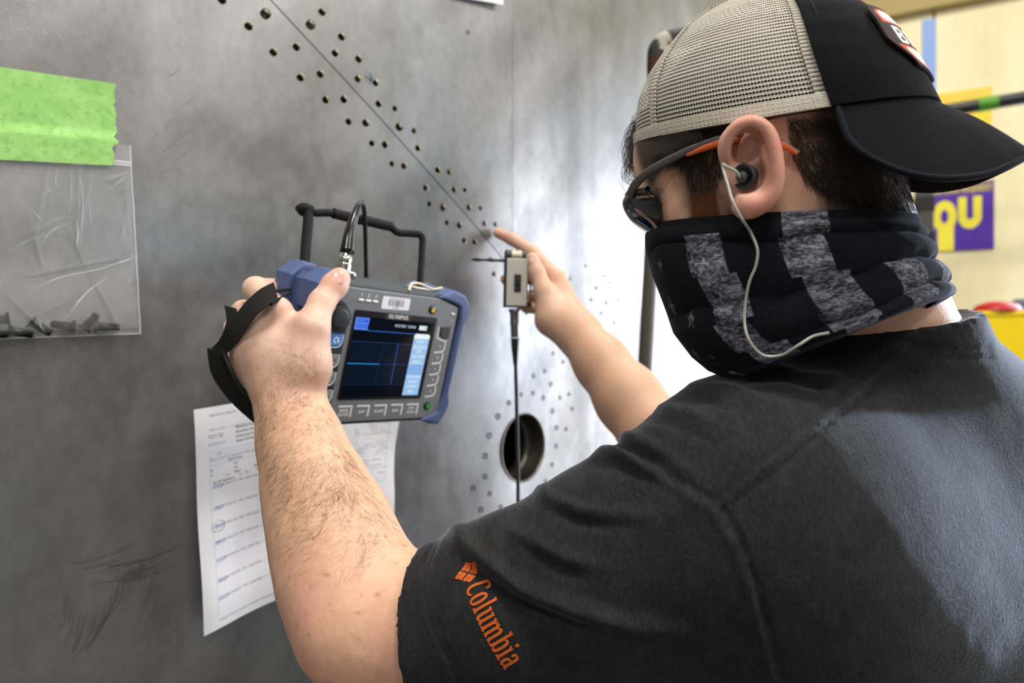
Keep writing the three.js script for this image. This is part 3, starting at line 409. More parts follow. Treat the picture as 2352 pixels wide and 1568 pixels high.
// papers hung behind the instrument
{
  const TL = skinHit(433, 937), BL = skinHit(453, 1441);
  const textPage = canvas(1080, 1396, (x, W, Hh) => {
    const mm = W / 216; x.fillStyle = '#ececf0'; x.fillRect(0, 0, W, Hh); x.fillStyle = '#333'; const T = (s, X, Y, size, font = 'sans-serif', col = '#3a3a40', st = '') => { x.font = `${st} ${size * mm}px ${font}`; x.fillStyle = col; x.fillText(s, X * mm, Y * mm); };
    T('Operation Search', 18, 12, 4.3, 'serif', '#444', 'italic'); T('EMIS 3.4.23.0   —   IT Applications   —   AF G2', 17, 30, 3.4, 'serif', '#555');
    T('F015E', 16, 40, 7.4, 'sans-serif', '#4a4e66'); T('87000181', 16, 49, 5.2, 'sans-serif', '#7c86b8');
    T('Baseline Start:  26 JAN', 52, 33, 4.2, 'sans-serif', '#222', 'bold'); T('Baseline Finish:  29 APR', 52, 39, 4.2, 'sans-serif', '#222', 'bold'); T('Projected Finish:  03 MAY', 52, 45, 4.2, 'sans-serif', '#222', 'bold'); T('Date: 03/INSP/37-A', 52, 51, 4.2, 'sans-serif', '#222', 'bold');
    x.fillStyle = '#e9ebf4'; x.fillRect(16 * mm, 57 * mm, 190 * mm, 5 * mm); x.strokeStyle = '#9aa4d0'; x.lineWidth = 2; for (const y of [57, 62, 69, 74]) { x.beginPath(); x.moveTo(16 * mm, y * mm); x.lineTo(206 * mm, y * mm); x.stroke(); }
    x.beginPath(); x.moveTo(17 * mm, 62 * mm); x.lineTo(19 * mm, 262 * mm); x.stroke();
    T('SOP', 26, 61, 3, 'sans-serif', '#333'); T('Open | Planned, Unplanned, O&A Operations | 98 | 22', 17, 67.5, 3.3, 'serif', '#333'); T('Skill Code', 40, 73, 4, 'sans-serif', '#333', 'bold');
    T('DC', 48, 79, 3.6, 'sans-serif', '#333', 'bold'); T('8A', 48, 85, 3.6, 'sans-serif', '#333', 'bold'); T('Wpn', 48, 90.5, 4, 'sans-serif', '#222', 'bold'); T('Tail', 36, 92, 3.6, 'sans-serif', '#333'); T('Op Nr Number', 20, 98, 4, 'sans-serif', '#222', 'bold'); T('ID', 54, 96, 3.6, 'sans-serif', '#333'); T('RCC', 62, 95, 3.6, 'sans-serif', '#333'); T('Cat', 76, 94.5, 3.6, 'sans-serif', '#333'); T('Work/Inspection', 74, 89, 3.8, 'sans-serif', '#222', 'bold'); T('Code', 87, 93.5, 3.6, 'sans-serif', '#333');
    x.fillStyle = '#7f9fd8'; x.fillRect(17.5 * mm, 79 * mm, 2.4 * mm, 2.4 * mm); x.fillRect(17.5 * mm, 85 * mm, 2.4 * mm, 2.4 * mm);
    [['01394', 103, 'B'], ['10832', 131, 'A'], ['08033', 154, 'B'], ['98032', 174, 'D'], ['01370', 196, 'B'], ['98030', 221, 'D'], ['01374', 243, 'B']].forEach(([n, y, c], i) => {
      T(n, 20, y, 4.6, 'sans-serif', '#46509a', 'bold'); x.fillStyle = '#46509a'; x.fillRect(20 * mm, (y + 0.7) * mm, 11.5 * mm, 0.45 * mm); T(`87000181 P81 MNCW${c} 1 1 1`, 32, y, 4.5, 'sans-serif', '#55555e'); T(i % 3 ? 'M' : 'V', 90, y, 3, 'sans-serif', '#666'); T('M', 106, y, 3, 'sans-serif', '#666'); T('00 X', 130, y, 3, 'sans-serif', '#777');
    });
    x.strokeStyle = 'rgba(70,70,80,.75)'; x.lineWidth = 2; x.beginPath(); x.ellipse(25 * mm, 153 * mm, 8.5 * mm, 6.5 * mm, -0.2, 0, 7); x.stroke(); x.beginPath(); x.ellipse(25.4 * mm, 153.2 * mm, 8 * mm, 6.7 * mm, 0.1, 0, 7); x.stroke();
    T('https://emis.robins.af.mil/root/opsearch', 20, 270, 4.2, 'serif', '#555', 'italic');
  });
  const textPage2 = canvas(540, 698, (x, W, Hh) => { x.fillStyle = '#f6f6f8'; x.fillRect(0, 0, W, Hh); const mm = W / 216; for (let i = 0; i < 46; i++) { const y = (20 + i * 5.2) * mm; x.fillStyle = i === 1 ? '#aab4dc' : i % 5 === 2 ? '#c9ccd8' : '#b9b9c0'; if (i % 7 === 6 || (i > 20 && i < 40)) continue; for (let k = 0, X = 14; X < 196; k++) { const w = rr(6, 20); if (rnd() > 0.25) x.fillRect(X * mm, y, w * mm, 1.6 * mm); X += w + 3; } } x.strokeStyle = '#b8bede'; x.lineWidth = 1.5; x.strokeRect(12 * mm, 16 * mm, 190 * mm, 120 * mm); x.fillStyle = '#555'; x.font = `${4.2 * mm}px sans-serif`; x.fillText('Tail/Wpn Serial', 120 * mm, 24 * mm); });
  const sheet = (name, label, s0, y0, sB, yB, aTop, aBot, tex, base, curl) => {
    const w = 0.2159, n = 40, f = (u, v) => {                    // v: 0 bottom, 1 top
      const al = mixv(aBot, aTop, v), sl = mixv(sB, s0, v), yl = mixv(yB, y0, v), s = sl + w * u * Math.cos(al), y = yl + w * u * Math.sin(al) + 0.004 * Math.sin(u * 3) * (1 - v);
      return skinAt(s, y, base + curl(u, v)).p;
    };
    return single(name, slab(f, n, n, 0.0003), std(0xffffff, 0.7, 0, { map: tex, bumpMap: repeat(fineNoise, 6), bumpScale: 0.0003 }), label, 'paper');
  };
  sheet('paper_sheet', 'white printed work sheet with a circled number, left of and behind the near forearm', TL.s, TL.y, BL.s, BL.y, 5 / 57, 12 / 57, textPage, 0.012, (u, v) => 0.012 * smooth(0.35, 0, u) + 0.004 * Math.sin(v * 9 + u * 3) * (0.4 + 0.6 * (1 - u)) + 0.01 * (1 - v) + 0.002 * fbm(u * 3, v * 4, 2, 2));
  const TR = skinHit(910, 955), BR = skinHit(888, 1260);
  sheet('paper_sheet', 'white printed sheet on the metal skin below the instrument, right of the circled-number sheet', TR.s - 0.2155, TR.y + 0.004, BR.s - 0.2155, BR.y - 0.01, 0.02, 0.03, textPage2, 0.004, (u, v) => 0.012 * smooth(0.7, 1, u) * (0.5 + 0.5 * Math.sin(v * 7)) + 0.002 * fbm(u * 3, v * 4, 5, 2));
}
// upright pipe frame standing before the skin
{
  const t = thing('pipe_stand', 'grey upright pipe with a dark taped top corner standing before the metal skin', 'pipe stand', V(P(1490, 90, 1.42).x, 0, P(1490, 90, 1.42).z));
  const D = 1.42, L = (px, py, d = D) => P(px, py, d).sub(t.position), foot = P(1400, 2540, D).setY(0.012).sub(t.position);
  part('pole', tube([L(1511, 210), L(1506, 330), L(1497, 560), L(1481, 850), foot], 0.0142, 40, 18), std(0x5e5a52, 0.45, 0.5, { bumpMap: repeat(fineNoise, 3), bumpScale: 0.0006 }), t, 'grey upright pipe');
  const dark = std(0x2a2b28, 0.6, 0.1, { bumpMap: repeat(fineNoise, 3), bumpScale: 0.001 });
  part('corner_sleeve', tube([L(1512, 250), L(1508, 150), L(1512, 112), L(1540, 92), L(1600, 82)], 0.019, 40, 16), dark, t, 'dark taped corner');
  part('crossbar', tube([L(1560, 90), L(1660, 62), L(1780, 30, 1.55), L(1850, 14, 1.62)], 0.017, 40, 14), dark, t, 'dark crossbar');
  part('tape_patch', tube([L(1513, 121), L(1522, 100), L(1536, 93)], 0.0196, 8, 16), std(0xb8b2a4, 0.7), t, 'worn pale tape');
  part('rust_patch', tube([L(1509, 178), L(1508, 150), L(1509, 132)], 0.0194, 8, 16), std(0x4a2a14, 0.8), t, 'rusty patch');
  part('mounting_plate', moved(box(0.03, 0.10, 0.008, 0.002), L(1526, 178).x, L(1526, 178).y, L(1526, 178).z), std(0x8c8a84, 0.5, 0.3), t);
  part('foot_plate', moved(box(0.16, 0.012, 0.16, 0.003), foot.x, 0.006, foot.z), std(0x4c4c4a, 0.5, 0.4), t);
  const f2 = P(1850, 14, 1.62).sub(t.position); part('pole', tube([f2, f2.clone().setY(0.012)], 0.0142, 6, 12), std(0x77736a, 0.45, 0.5), t);
}
// ---------------------------------------------------------------- the hand-held instrument
const DEV = { x: V(0.61075, -0.04606, -0.79048), y: V(0.22037, 0.96875, 0.11382), z: V(0.76054, -0.24371, 0.60182), o: V(-0.14101, H - 0.01751, -0.82883) };
const devPt = (x, y, z) => DEV.o.clone().addScaledVector(DEV.x, x / 1000).addScaledVector(DEV.y, y / 1000).addScaledVector(DEV.z, z / 1000);
const devLocal = p => { const q = p.clone().sub(DEV.o); return V(q.dot(DEV.x), q.dot(DEV.y), q.dot(DEV.z)); };
const device = thing('flaw_detector', 'grey handheld testing instrument with lit screen, blue corner guards and black wire stand', 'instrument', DEV.o);
device.quaternion.setFromRotationMatrix(new THREE.Matrix4().makeBasis(DEV.x, DEV.y, DEV.z));
{
  const mm = 0.001, S = pts => poly(pts.map(p => [p[0] * mm, p[1] * mm]));
  const caseM = std(0x3a4245, 0.5, 0, { bumpMap: repeat(fineNoise, 20), bumpScale: 0.0001 });
  const blueM = std(0x495a88, 0.55, 0, { bumpMap: repeat(fineNoise, 20), bumpScale: 0.0001 });
  const face = [[-103, -68], [-76, -77], [75, -77], [101, -69], [98, 66], [84, 69], [64, 74], [-80, 74], [-103, 66]];
  part('rear_case', extrude(S([[-106, -72], [-80, -82], [80, -82], [106, -72], [106, 70], [80, 80], [-80, 80], [-106, 70]]), 0.066, 0.004, -0.070), caseM, device);
  // printed front
  const FW = 210, FH = 156, K = 9.6, fx = x => (x + FW / 2) * K, fy = y => (FH / 2 - 1.5 - y) * K;
  const front = canvas(FW * K, FH * K, (x, W, Hh) => {
    x.fillStyle = '#74787a'; x.fillRect(0, 0, W, Hh);
    x.fillStyle = '#1b1f2b'; x.beginPath(); x.moveTo(fx(-71.5), fy(-55)); x.lineTo(fx(-70), fy(40)); x.arc(fx(-88), fy(41), 18 * K, 0, -Math.PI, true); x.lineTo(fx(-104), fy(-55)); x.closePath(); x.fill();
    const L = (pts, w = 2.1, c = '#e4e6e4') => { x.strokeStyle = c; x.lineWidth = w * K; x.lineJoin = 'round'; x.lineCap = 'butt'; x.beginPath(); pts.forEach((p, i) => i ? x.lineTo(fx(p[0]), fy(p[1])) : x.moveTo(fx(p[0]), fy(p[1]))); x.stroke(); };
    const T = (s, X, Y, size, c = '#e8e8e6', f = 'bold') => { x.fillStyle = c; x.font = `${f} ${size * K}px sans-serif`; x.textAlign = 'center'; x.fillText(s, fx(X), fy(Y)); };
    [[-59.6, -41], [-33.6, -15.5], [-8, 10.8], [17.8, 36.6], [43.5, 62.6]].forEach(([a, b], i) => { L([[a, -58.4], [b, -58.4], [b, -71]], 2.4); const t = [['MAIN', 'FILTER'], ['', 'DISP'], ['', 'ALARM'], ['', 'MEM'], ['ADV', 'SETUP']][i]; T(t[0], (a + b) / 2 - 1, -64.6, 4.4); T(t[1], (a + b) / 2 - 1, i === 0 || i === 4 ? -69.8 : -67, 4.4); if (i === 0) L([[-57, -65.6], [-43, -65.6]], 0.4); });
    // right column: key letters beside their brackets
    for (let i = 0; i < 5; i++) { const y = 21 - i * 14.2; L([[87.6, y], [88, y - 8], [85.4, y - 12], [71.4, y - 13.6]], 2.2); T('ABCDE'[i], 79.5, y - 7.5, 4.6, '#d8dad8'); }
    L([[70.6, 40], [70.4, 27.5], [73, 25.4], [84, 22.6], [89.5, 22.4]], 2);
    T('1', -58.2, 66, 4.6); T('2', -48.2, 66, 4.6); T('3', -38.1, 66, 4.6); T('I', 90, 48, 4, '#e8e8e6', '');
  });
  const fg = extrude(S(face), 0.006, 0.0012, -0.006), uv = fg.attributes.uv, fp = fg.attributes.position; for (let i = 0; i < uv.count; i++) uv.setXY(i, (fp.getX(i) * 1000 + FW / 2) / FW, (fp.getY(i) * 1000 + 1.5 + FH / 2) / FH);
  part('front_face', fg, std(0xffffff, 0.5, 0, { map: front, bumpMap: repeat(fineNoise, 30), bumpScale: 0.00006 }), device);
  // screen, its bezel and glass
  const sw = 127.5, sh = 101.8;
  part('screen_bezel', extrude(S([[-62, -sh / 2], [62, -sh / 2], [sw / 2, -49], [sw / 2, 49], [62, sh / 2], [-62, sh / 2], [-sw / 2, 49], [-sw / 2, -49]]), 0.0012, 0.0003, -0.0002), std(0x191617, 0.25), device);
  const scr = canvas(1280, 960, (x, W, Hh) => {
    const q = (X, Y) => [(X + 61) / 121 * W, (44 - Y) / 92 * Hh], R = (c, x0, y0, x1, y1) => { const a = q(x0, y0), b = q(x1, y1); x.fillStyle = c; x.fillRect(a[0], a[1], b[0] - a[0], b[1] - a[1]); };
    x.fillStyle = '#050b14'; x.fillRect(0, 0, W, Hh); R('#08131f', -61, 16, 30, -33); x.fillStyle = '#0a1626';
    x.strokeStyle = 'rgba(46,74,130,.55)'; x.lineWidth = 2; for (let i = 0; i <= 24; i++) { const a = q(-61 + i * 3.9, 16), b = q(-61 + i * 3.9, -33); x.beginPath(); x.moveTo(...a); x.lineTo(...b); x.stroke(); } for (let i = 0; i <= 12; i++) { const a = q(-61, 16 - i * 4.08), b = q(31, 16 - i * 4.08); x.beginPath(); x.moveTo(...a); x.lineTo(...b); x.stroke(); }
    const ln = (a, b, c, w) => { x.strokeStyle = c; x.lineWidth = w; x.beginPath(); x.moveTo(...q(...a)); x.lineTo(...q(...b)); x.stroke(); };
    ln([-61, 16], [31, 16], '#27498f', 5); ln([-61, -33], [31, -33], '#1d3c70', 4); ln([-42, 28.8], [32, 28.8], '#3d6ccc', 9); ln([-61, -9], [-14, -9], '#2f8fe6', 11); ln([-14, -9], [31, -9], '#22417e', 6); ln([-14, 16], [-16, -33], '#1d3767', 5); ln([8, 16], [9, -33], '#3a68c0', 8);
    x.fillStyle = '#3f74d6'; x.beginPath(); x.arc(...q(8.5, -9), 10, 0, 7); x.fill();
    R('#5f8cf4', -61, 43, -41.6, 29); x.fillStyle = '#2034c8'; x.font = 'bold 62px sans-serif'; x.fillText('H3.1dB', q(-58.5, 37)[0], q(0, 37.2)[1], 165); x.fillText('V2.0/42.0', q(-59, 31)[0], q(0, 31.3)[1], 185);
    x.fillStyle = '#cfe0f4'; x.font = 'bold 46px sans-serif'; x.fillText('01/27/2021', q(-3, 33)[0], q(0, 35.5)[1], 190); x.fillText('12:38 AM', q(17, 33)[0], q(0, 35.5)[1], 140); R('#e8f2f8', 36, 39.5, 49, 34); R('#9fc5c0', 46, 38.5, 48, 35);
    x.fillStyle = '#f4ffff'; x.beginPath(); x.roundRect(q(31, 29.5)[0], q(0, 29.5)[1], 26 / 121 * W, 9 / 92 * Hh, 34); x.fill(); R('#9ccaf6', 31, 23.5, 57, -46.5);
    const M = ['FREQ 1', 'INT MUL 1', 'INT', 'ANP-CHAN', 'FREQ 2', '', '', 'CLPA: 200', '50 kHz', 'CPRO', '50%']; x.textAlign = 'center'; x.font = 'bold 50px sans-serif'; M.forEach((s, i) => { x.fillStyle = '#e9f5ff'; x.fillText(s, q(44, 0)[0], q(0, 18.5 - i * 6.2)[1], 230); }); for (const y of [11.5, -7, -22.5, -35]) R('#c8e4fb', 31, y + 0.5, 57, y - 0.6); R('#8db9f0', 31, -8, 57, -21.5);
  });
  const sg = new THREE.PlaneGeometry(0.121, 0.092, 1, 1); sg.translate(-0.0005, -0.002, 0.00112);
  part('screen', sg, new THREE.MeshPhysicalMaterial({ color: 0x05080c, roughness: 0.1, specularIntensity: 0.6, emissive: 0xffffff, emissiveMap: scr, emissiveIntensity: 0.85 }), device, 'lit dark blue screen');
  const logoT = canvas(512, 96, (x, W, Hh) => { x.fillStyle = '#191617'; x.fillRect(0, 0, W, Hh); x.fillStyle = '#e8e8ea'; x.font = 'bold 84px sans-serif'; x.textAlign = 'center'; x.fillText('OLYMPUS', W / 2, 78, 490); });
  const lg = new THREE.PlaneGeometry(0.040, 0.0074); lg.translate(0, 0.0472, 0.00115); part('maker_name', lg, std(0xffffff, 0.4, 0, { map: logoT }), device, 'pale lettering above the screen');
  // bar code sticker
  const code = canvas(512, 160, (x, W, Hh) => { x.fillStyle = '#eeeef0'; x.fillRect(0, 0, W, Hh); x.fillStyle = '#2a2a2e'; x.font = '22px sans-serif'; x.textAlign = 'center'; x.fillText('CALIBRATION LABORATORY', W / 2, 28, 380); for (let X = 110; X < 400;) { const w = rr(4, 16); x.fillRect(X, 36, w, 78); X += w + rr(4, 13); } x.font = 'bold 26px sans-serif'; x.fillText('MT 33702', W / 2, 144); });
  const bg = extrude(S([[-27, 54.5], [12, 55.5], [14, 57], [13.6, 68], [12, 69.6], [-27, 69], [-28.4, 67.5], [-28.4, 56]]), 0.0006, 0.0001, 0), bu = bg.attributes.uv, bp = bg.attributes.position; for (let i = 0; i < bu.count; i++) bu.setXY(i, (bp.getX(i) * 1000 + 28.4) / 42.4, (bp.getY(i) * 1000 - 54.5) / 15.1);
  part('barcode_label', bg, std(0xffffff, 0.5, 0, { map: code }), device, 'white bar code sticker');
  for (const X of [-58.2, -48.2, -38.1]) part('indicator', moved(new THREE.CapsuleGeometry(0.0017, 0.0046, 4, 10), X * mm, 61.5 * mm, 0.0002, 0, 0, Math.PI / 2), std(0xd9d9d4, 0.4), device);
  part('indicator', moved(new THREE.CapsuleGeometry(0.0017, 0.0036, 4, 10), 89 * mm, 57.5 * mm, 0.0002, 0, 0, Math.PI / 2), std(0xd9d9d4, 0.4), device);
  // knob with ribs
  const kn = []; for (let i = 0; i <= 240; i++) { const a = i / 240 * 2 * Math.PI; kn.push([-88 + (14.2 + 0.5 * Math.sign(Math.sin(a * 24))) * Math.cos(a), 40.6 + (14.2 + 0.5 * Math.sign(Math.sin(a * 24))) * Math.sin(a)]); }
  const knob = part('knob', extrude(S(kn), 0.009, 0.001, 0), std(0x23282b, 0.4), device, 'ribbed black adjusting knob'); part('cap', moved(lathe([[0.0105, 0.009], [0.0112, 0.0098], [0.008, 0.0106], [0, 0.0106]], 28).rotateX(Math.PI / 2), -88 * mm, 40.6 * mm, 0), std(0x1c2023, 0.5), knob);
  // left keys: grey parallelograms with pale brackets, and the blue return key
  const keyT = (s, s2, bgc, fg) => canvas(256, 200, (x, W, Hh) => { x.fillStyle = bgc; x.fillRect(0, 0, W, Hh); x.fillStyle = fg; x.textAlign = 'center'; x.font = 'bold 74px sans-serif'; if (s === 'ret') { x.strokeStyle = fg; x.lineWidth = 20; x.beginPath(); x.arc(W / 2 + 4, Hh / 2, 44, Math.PI * 0.5, Math.PI * 2.1); x.stroke(); x.beginPath(); x.moveTo(W / 2 + 20, 104); x.lineTo(W / 2 + 84, 104); x.lineTo(W / 2 + 52, 148); x.fill(); } else { x.fillText(s, W / 2, s2 ? 160 : 128, 210); if (s2) { x.fillStyle = '#f2f2f2'; x.fillRect(86, 40, 84, 44); x.fillStyle = '#333'; x.font = 'bold 34px sans-serif'; x.fillText(s2, W / 2, 74); } } });
  for (const [y, s, s2, c, f] of [[22.8, 'ret', '', '#4f93dc', '#f4f8ff'], [0.6, 'GAIN', '', '#8c9095', '#17191c'], [-19, 'ANGLE', '', '#8c9095', '#17191c'], [-38.8, 'SAVE', 'REF', '#8c9095', '#17191c']]) {
    const X0 = -90.4, X1 = -74.6, g = extrude(S([[X0, y], [X1, y], [X1, y - 9.5], [X1 - 2.5, y - 12.2], [X0, y - 13.2]]), 0.0022, 0.0005, 0), u = g.attributes.uv, p = g.attributes.position; for (let i = 0; i < u.count; i++) u.setXY(i, (p.getX(i) * 1000 - X0) / (X1 - X0), (p.getY(i) * 1000 - y + 13.2) / 13.2);
    const key = part('key', g, std(0xffffff, 0.45, 0, { map: keyT(s, s2, c, f) }), device, s === 'ret' ? 'blue return key' : undefined);
    part('key_bracket', tube([[X0, y - 15], [X1 - 2.5, y - 14.1], [X1 + 0.9, y - 10.6], [X1 + 1.6, y - 0.2]].map(p => V(p[0] * mm, p[1] * mm, 0.0006)), 0.0009, 24, 6), std(0xdfe1df, 0.5), key);
  }
  // function key at the right, with the lock and power buttons
  part('key', extrude(S([[73.5, 40], [89.6, 41], [89.6, 27.5], [84, 26], [75.4, 29]]), 0.0018, 0.0004, 0), std(0x2b2f35, 0.45), device, 'dark preset key');
  for (const [X, Y, n] of [[53, 60.1, 0], [79.9, -61.1, 1]]) {
    const b = part('button', (() => { const g = new THREE.SphereGeometry(1, 24, 12); g.scale(0.0072, 0.0058, 0.0016); g.translate(X * mm, Y * mm, 0); return g; })(), std(0x1b1c1e, 0.4), device, n ? 'black power button with green symbol' : 'black button with yellow padlock');
    if (n) { part('symbol', (() => { const g = new THREE.TorusGeometry(0.0026, 0.0006, 8, 24, 5.2); g.rotateZ(Math.PI * 0.67); g.translate(X * mm, Y * mm, 0.0015); return g; })(), std(0x2fb81e, 0.5, 0, { emissive: 0x1a7a10, emissiveIntensity: 0.4 }), b); part('symbol', moved(box(0.0011, 0.0034, 0.0008, 0.0003), X * mm, Y * mm + 0.0022, 0.0016), std(0x2fb81e, 0.5), b); }
    else { part('symbol', merge([moved(box(0.0052, 0.004, 0.0009, 0.0003), X * mm, Y * mm - 0.0012, 0.0016), (() => { const g = new THREE.TorusGeometry(0.0016, 0.0005, 8, 16, Math.PI); g.translate(X * mm, Y * mm + 0.0009, 0.0016); return g; })()]), std(0xe8b818, 0.5), b); }
  }
  // blue guards: at each end a front and a rear half with a groove between them
  const right = [[62, 75.5], [66, 80], [84, 87], [104, 83], [116.5, 71], [118, 58], [112.5, 44], [112.5, -44], [118, -58], [115, -71], [105, -86.5], [88, -85], [73, -79], [76, -76], [99, -68], [103, -50], [103, 50], [99, 66], [92, 69.5]];
  const left = [[-80, 74.5], [-83, 80], [-88, 88], [-104, 88], [-119, 74], [-120, 46], [-112.5, 40], [-112.5, -40], [-120, -48], [-118, -72], [-105, -86.5], [-88, -85], [-73, -79], [-76, -76], [-99, -68], [-103, -50], [-103, 50], [-99, 66], [-92, 69.5]].reverse();
  for (const sh of [right, left]) { part('corner_guard', extrude(S(sh), 0.032, 0.004, -0.029), blueM, device); part('corner_guard', extrude(S(sh), 0.028, 0.004, -0.074), blueM, device); }
  part('guard_core', extrude(S([[-112, 36], [-105, 80], [-112, 72]]), 0.07, 0.001, -0.072), blueM, device); 
  // sockets on top and a wire seal
  const chrome = std(0xb9b7ae, 0.22, 1);
  part('socket', moved(lathe([[0, 0], [0.006, 0], [0.006, 0.006], [0.0052, 0.0085], [0.0035, 0.009], [0, 0.009]], 20), -54 * mm, 79 * mm, -0.03), chrome, device);
  part('tag_wire', tube([V(0.012, 0.078, -0.004), V(0.022, 0.086, -0.012), V(0.04, 0.087, -0.015), V(0.062, 0.083, -0.016), V(0.08, 0.086, -0.018)], 0.0016, 40, 8), std(0xd9cfae, 0.5), device, 'cream wire lying on the top edge');
  part('top_label', moved(box(0.03, 0.001, 0.018, 0.0004), 0.055, 0.0806, -0.03), std(0xd2d0c8, 0.5), device);
  // the wire stand at the rear, coated in black rubber
  const L = (px, py, d) => devLocal(P(px, py, d));
  const legL = [L(698, 640, 0.80), L(703, 560, 0.815), L(708, 498, 0.825), L(706, 482, 0.828)], bar = [L(706, 482, 0.828), L(722, 488, 0.833), L(760, 489, 0.845), L(800, 498, 0.86), L(850, 509, 0.88), L(895, 519, 0.897), L(912, 533, 0.903), L(940, 536, 0.912), L(964, 539, 0.918), L(970, 546, 0.918), L(970, 570, 0.916), L(966, 640, 0.905), L(962, 690, 0.9)];
  const rub = std(0x101010, 0.6, 0, { specularIntensity: 0.5, bumpMap: repeat(fineNoise, 3), bumpScale: 0.0004 });
  part('stand_leg', tube(legL, 0.0059, 30, 14), rub, device); part('stand_hinge', tube([L(686, 486, 0.826), L(697, 478, 0.825), L(716, 485, 0.831)], 0.0066, 10, 14), rub, device); part('stand_bar', tube(bar, 0.0046, 90, 12), rub, device);
  part('stand_sleeve', tube([L(765, 489.5, 0.8465), L(800, 498, 0.86), L(850, 509, 0.88), L(898, 520, 0.898)], 0.0062, 30, 14), rub, device);
  // hand strap: flat webbing from the upper guard over the back of the hand down to the lower guard
  const web = std(0x121213, 0.9, 0, { bumpMap: repeat(grainNoise, 14), bumpScale: 0.0006 });
  const ribbon = (pts, half, th, nu = 60) => { const c = new THREE.CatmullRomCurve3(pts.map(p => p.p), false, 'centripetal'), w = new THREE.CatmullRomCurve3(pts.map(p => p.w), false, 'centripetal'); return slab((u, v) => c.getPoint(u).addScaledVector(w.getPoint(u).normalize(), half * (v * 2 - 1)), nu, 6, th, (u, v) => [u * 0.3, v * 0.03]); };
  const R3 = (px, py, d, qx, qy, qd) => ({ p: L(px, py, d), w: L(qx, qy, qd).sub(L(px, py, d)) });
  part('hand_strap', ribbon([R3(634, 668, 0.695, 640, 690, 0.692), R3(607, 681, 0.686, 618, 702, 0.682), R3(577, 706, 0.681, 590, 724, 0.676), R3(553, 736, 0.683, 570, 750, 0.678), R3(534, 765, 0.689, 552, 776, 0.685), R3(514, 793, 0.700, 532, 803, 0.694), R3(496, 808, 0.712, 508, 822, 0.704)], 0.0098, 0.0022), web, device, 'black webbing strap across the knuckles');
  part('strap_tab', ribbon([R3(528, 704, 0.700, 545, 709, 0.697), R3(533, 740, 0.694, 549, 744, 0.691), R3(520, 782, 0.699, 536, 790, 0.696)], 0.0072, 0.002, 20), web, device);
  part('strap_pad', ribbon([R3(492, 806, 0.712, 512, 814, 0.704), R3(500, 850, 0.716, 522, 842, 0.706), R3(530, 895, 0.722, 553, 880, 0.712), R3(572, 935, 0.732, 592, 915, 0.724), R3(620, 965, 0.745, 640, 945, 0.74), R3(690, 965, 0.760, 700, 945, 0.755)], 0.0125, 0.004), web, device, 'padded lower strap beside the wrist');
  part('strap_edge', tube([L(513, 806, 0.703), L(531, 850, 0.702), L(556, 893, 0.708), L(590, 930, 0.72)], 0.0022, 30, 8), std(0x1b1d1d, 0.6), device);
  part('strap_loop', tube([L(612, 674, 0.690), L(640, 668, 0.715), L(668, 664, 0.735)], 0.0017, 20, 8), web, device); part('strap_loop', tube([L(622, 698, 0.686), L(646, 684, 0.712), L(668, 672, 0.735)], 0.0017, 20, 8), web, device);
}
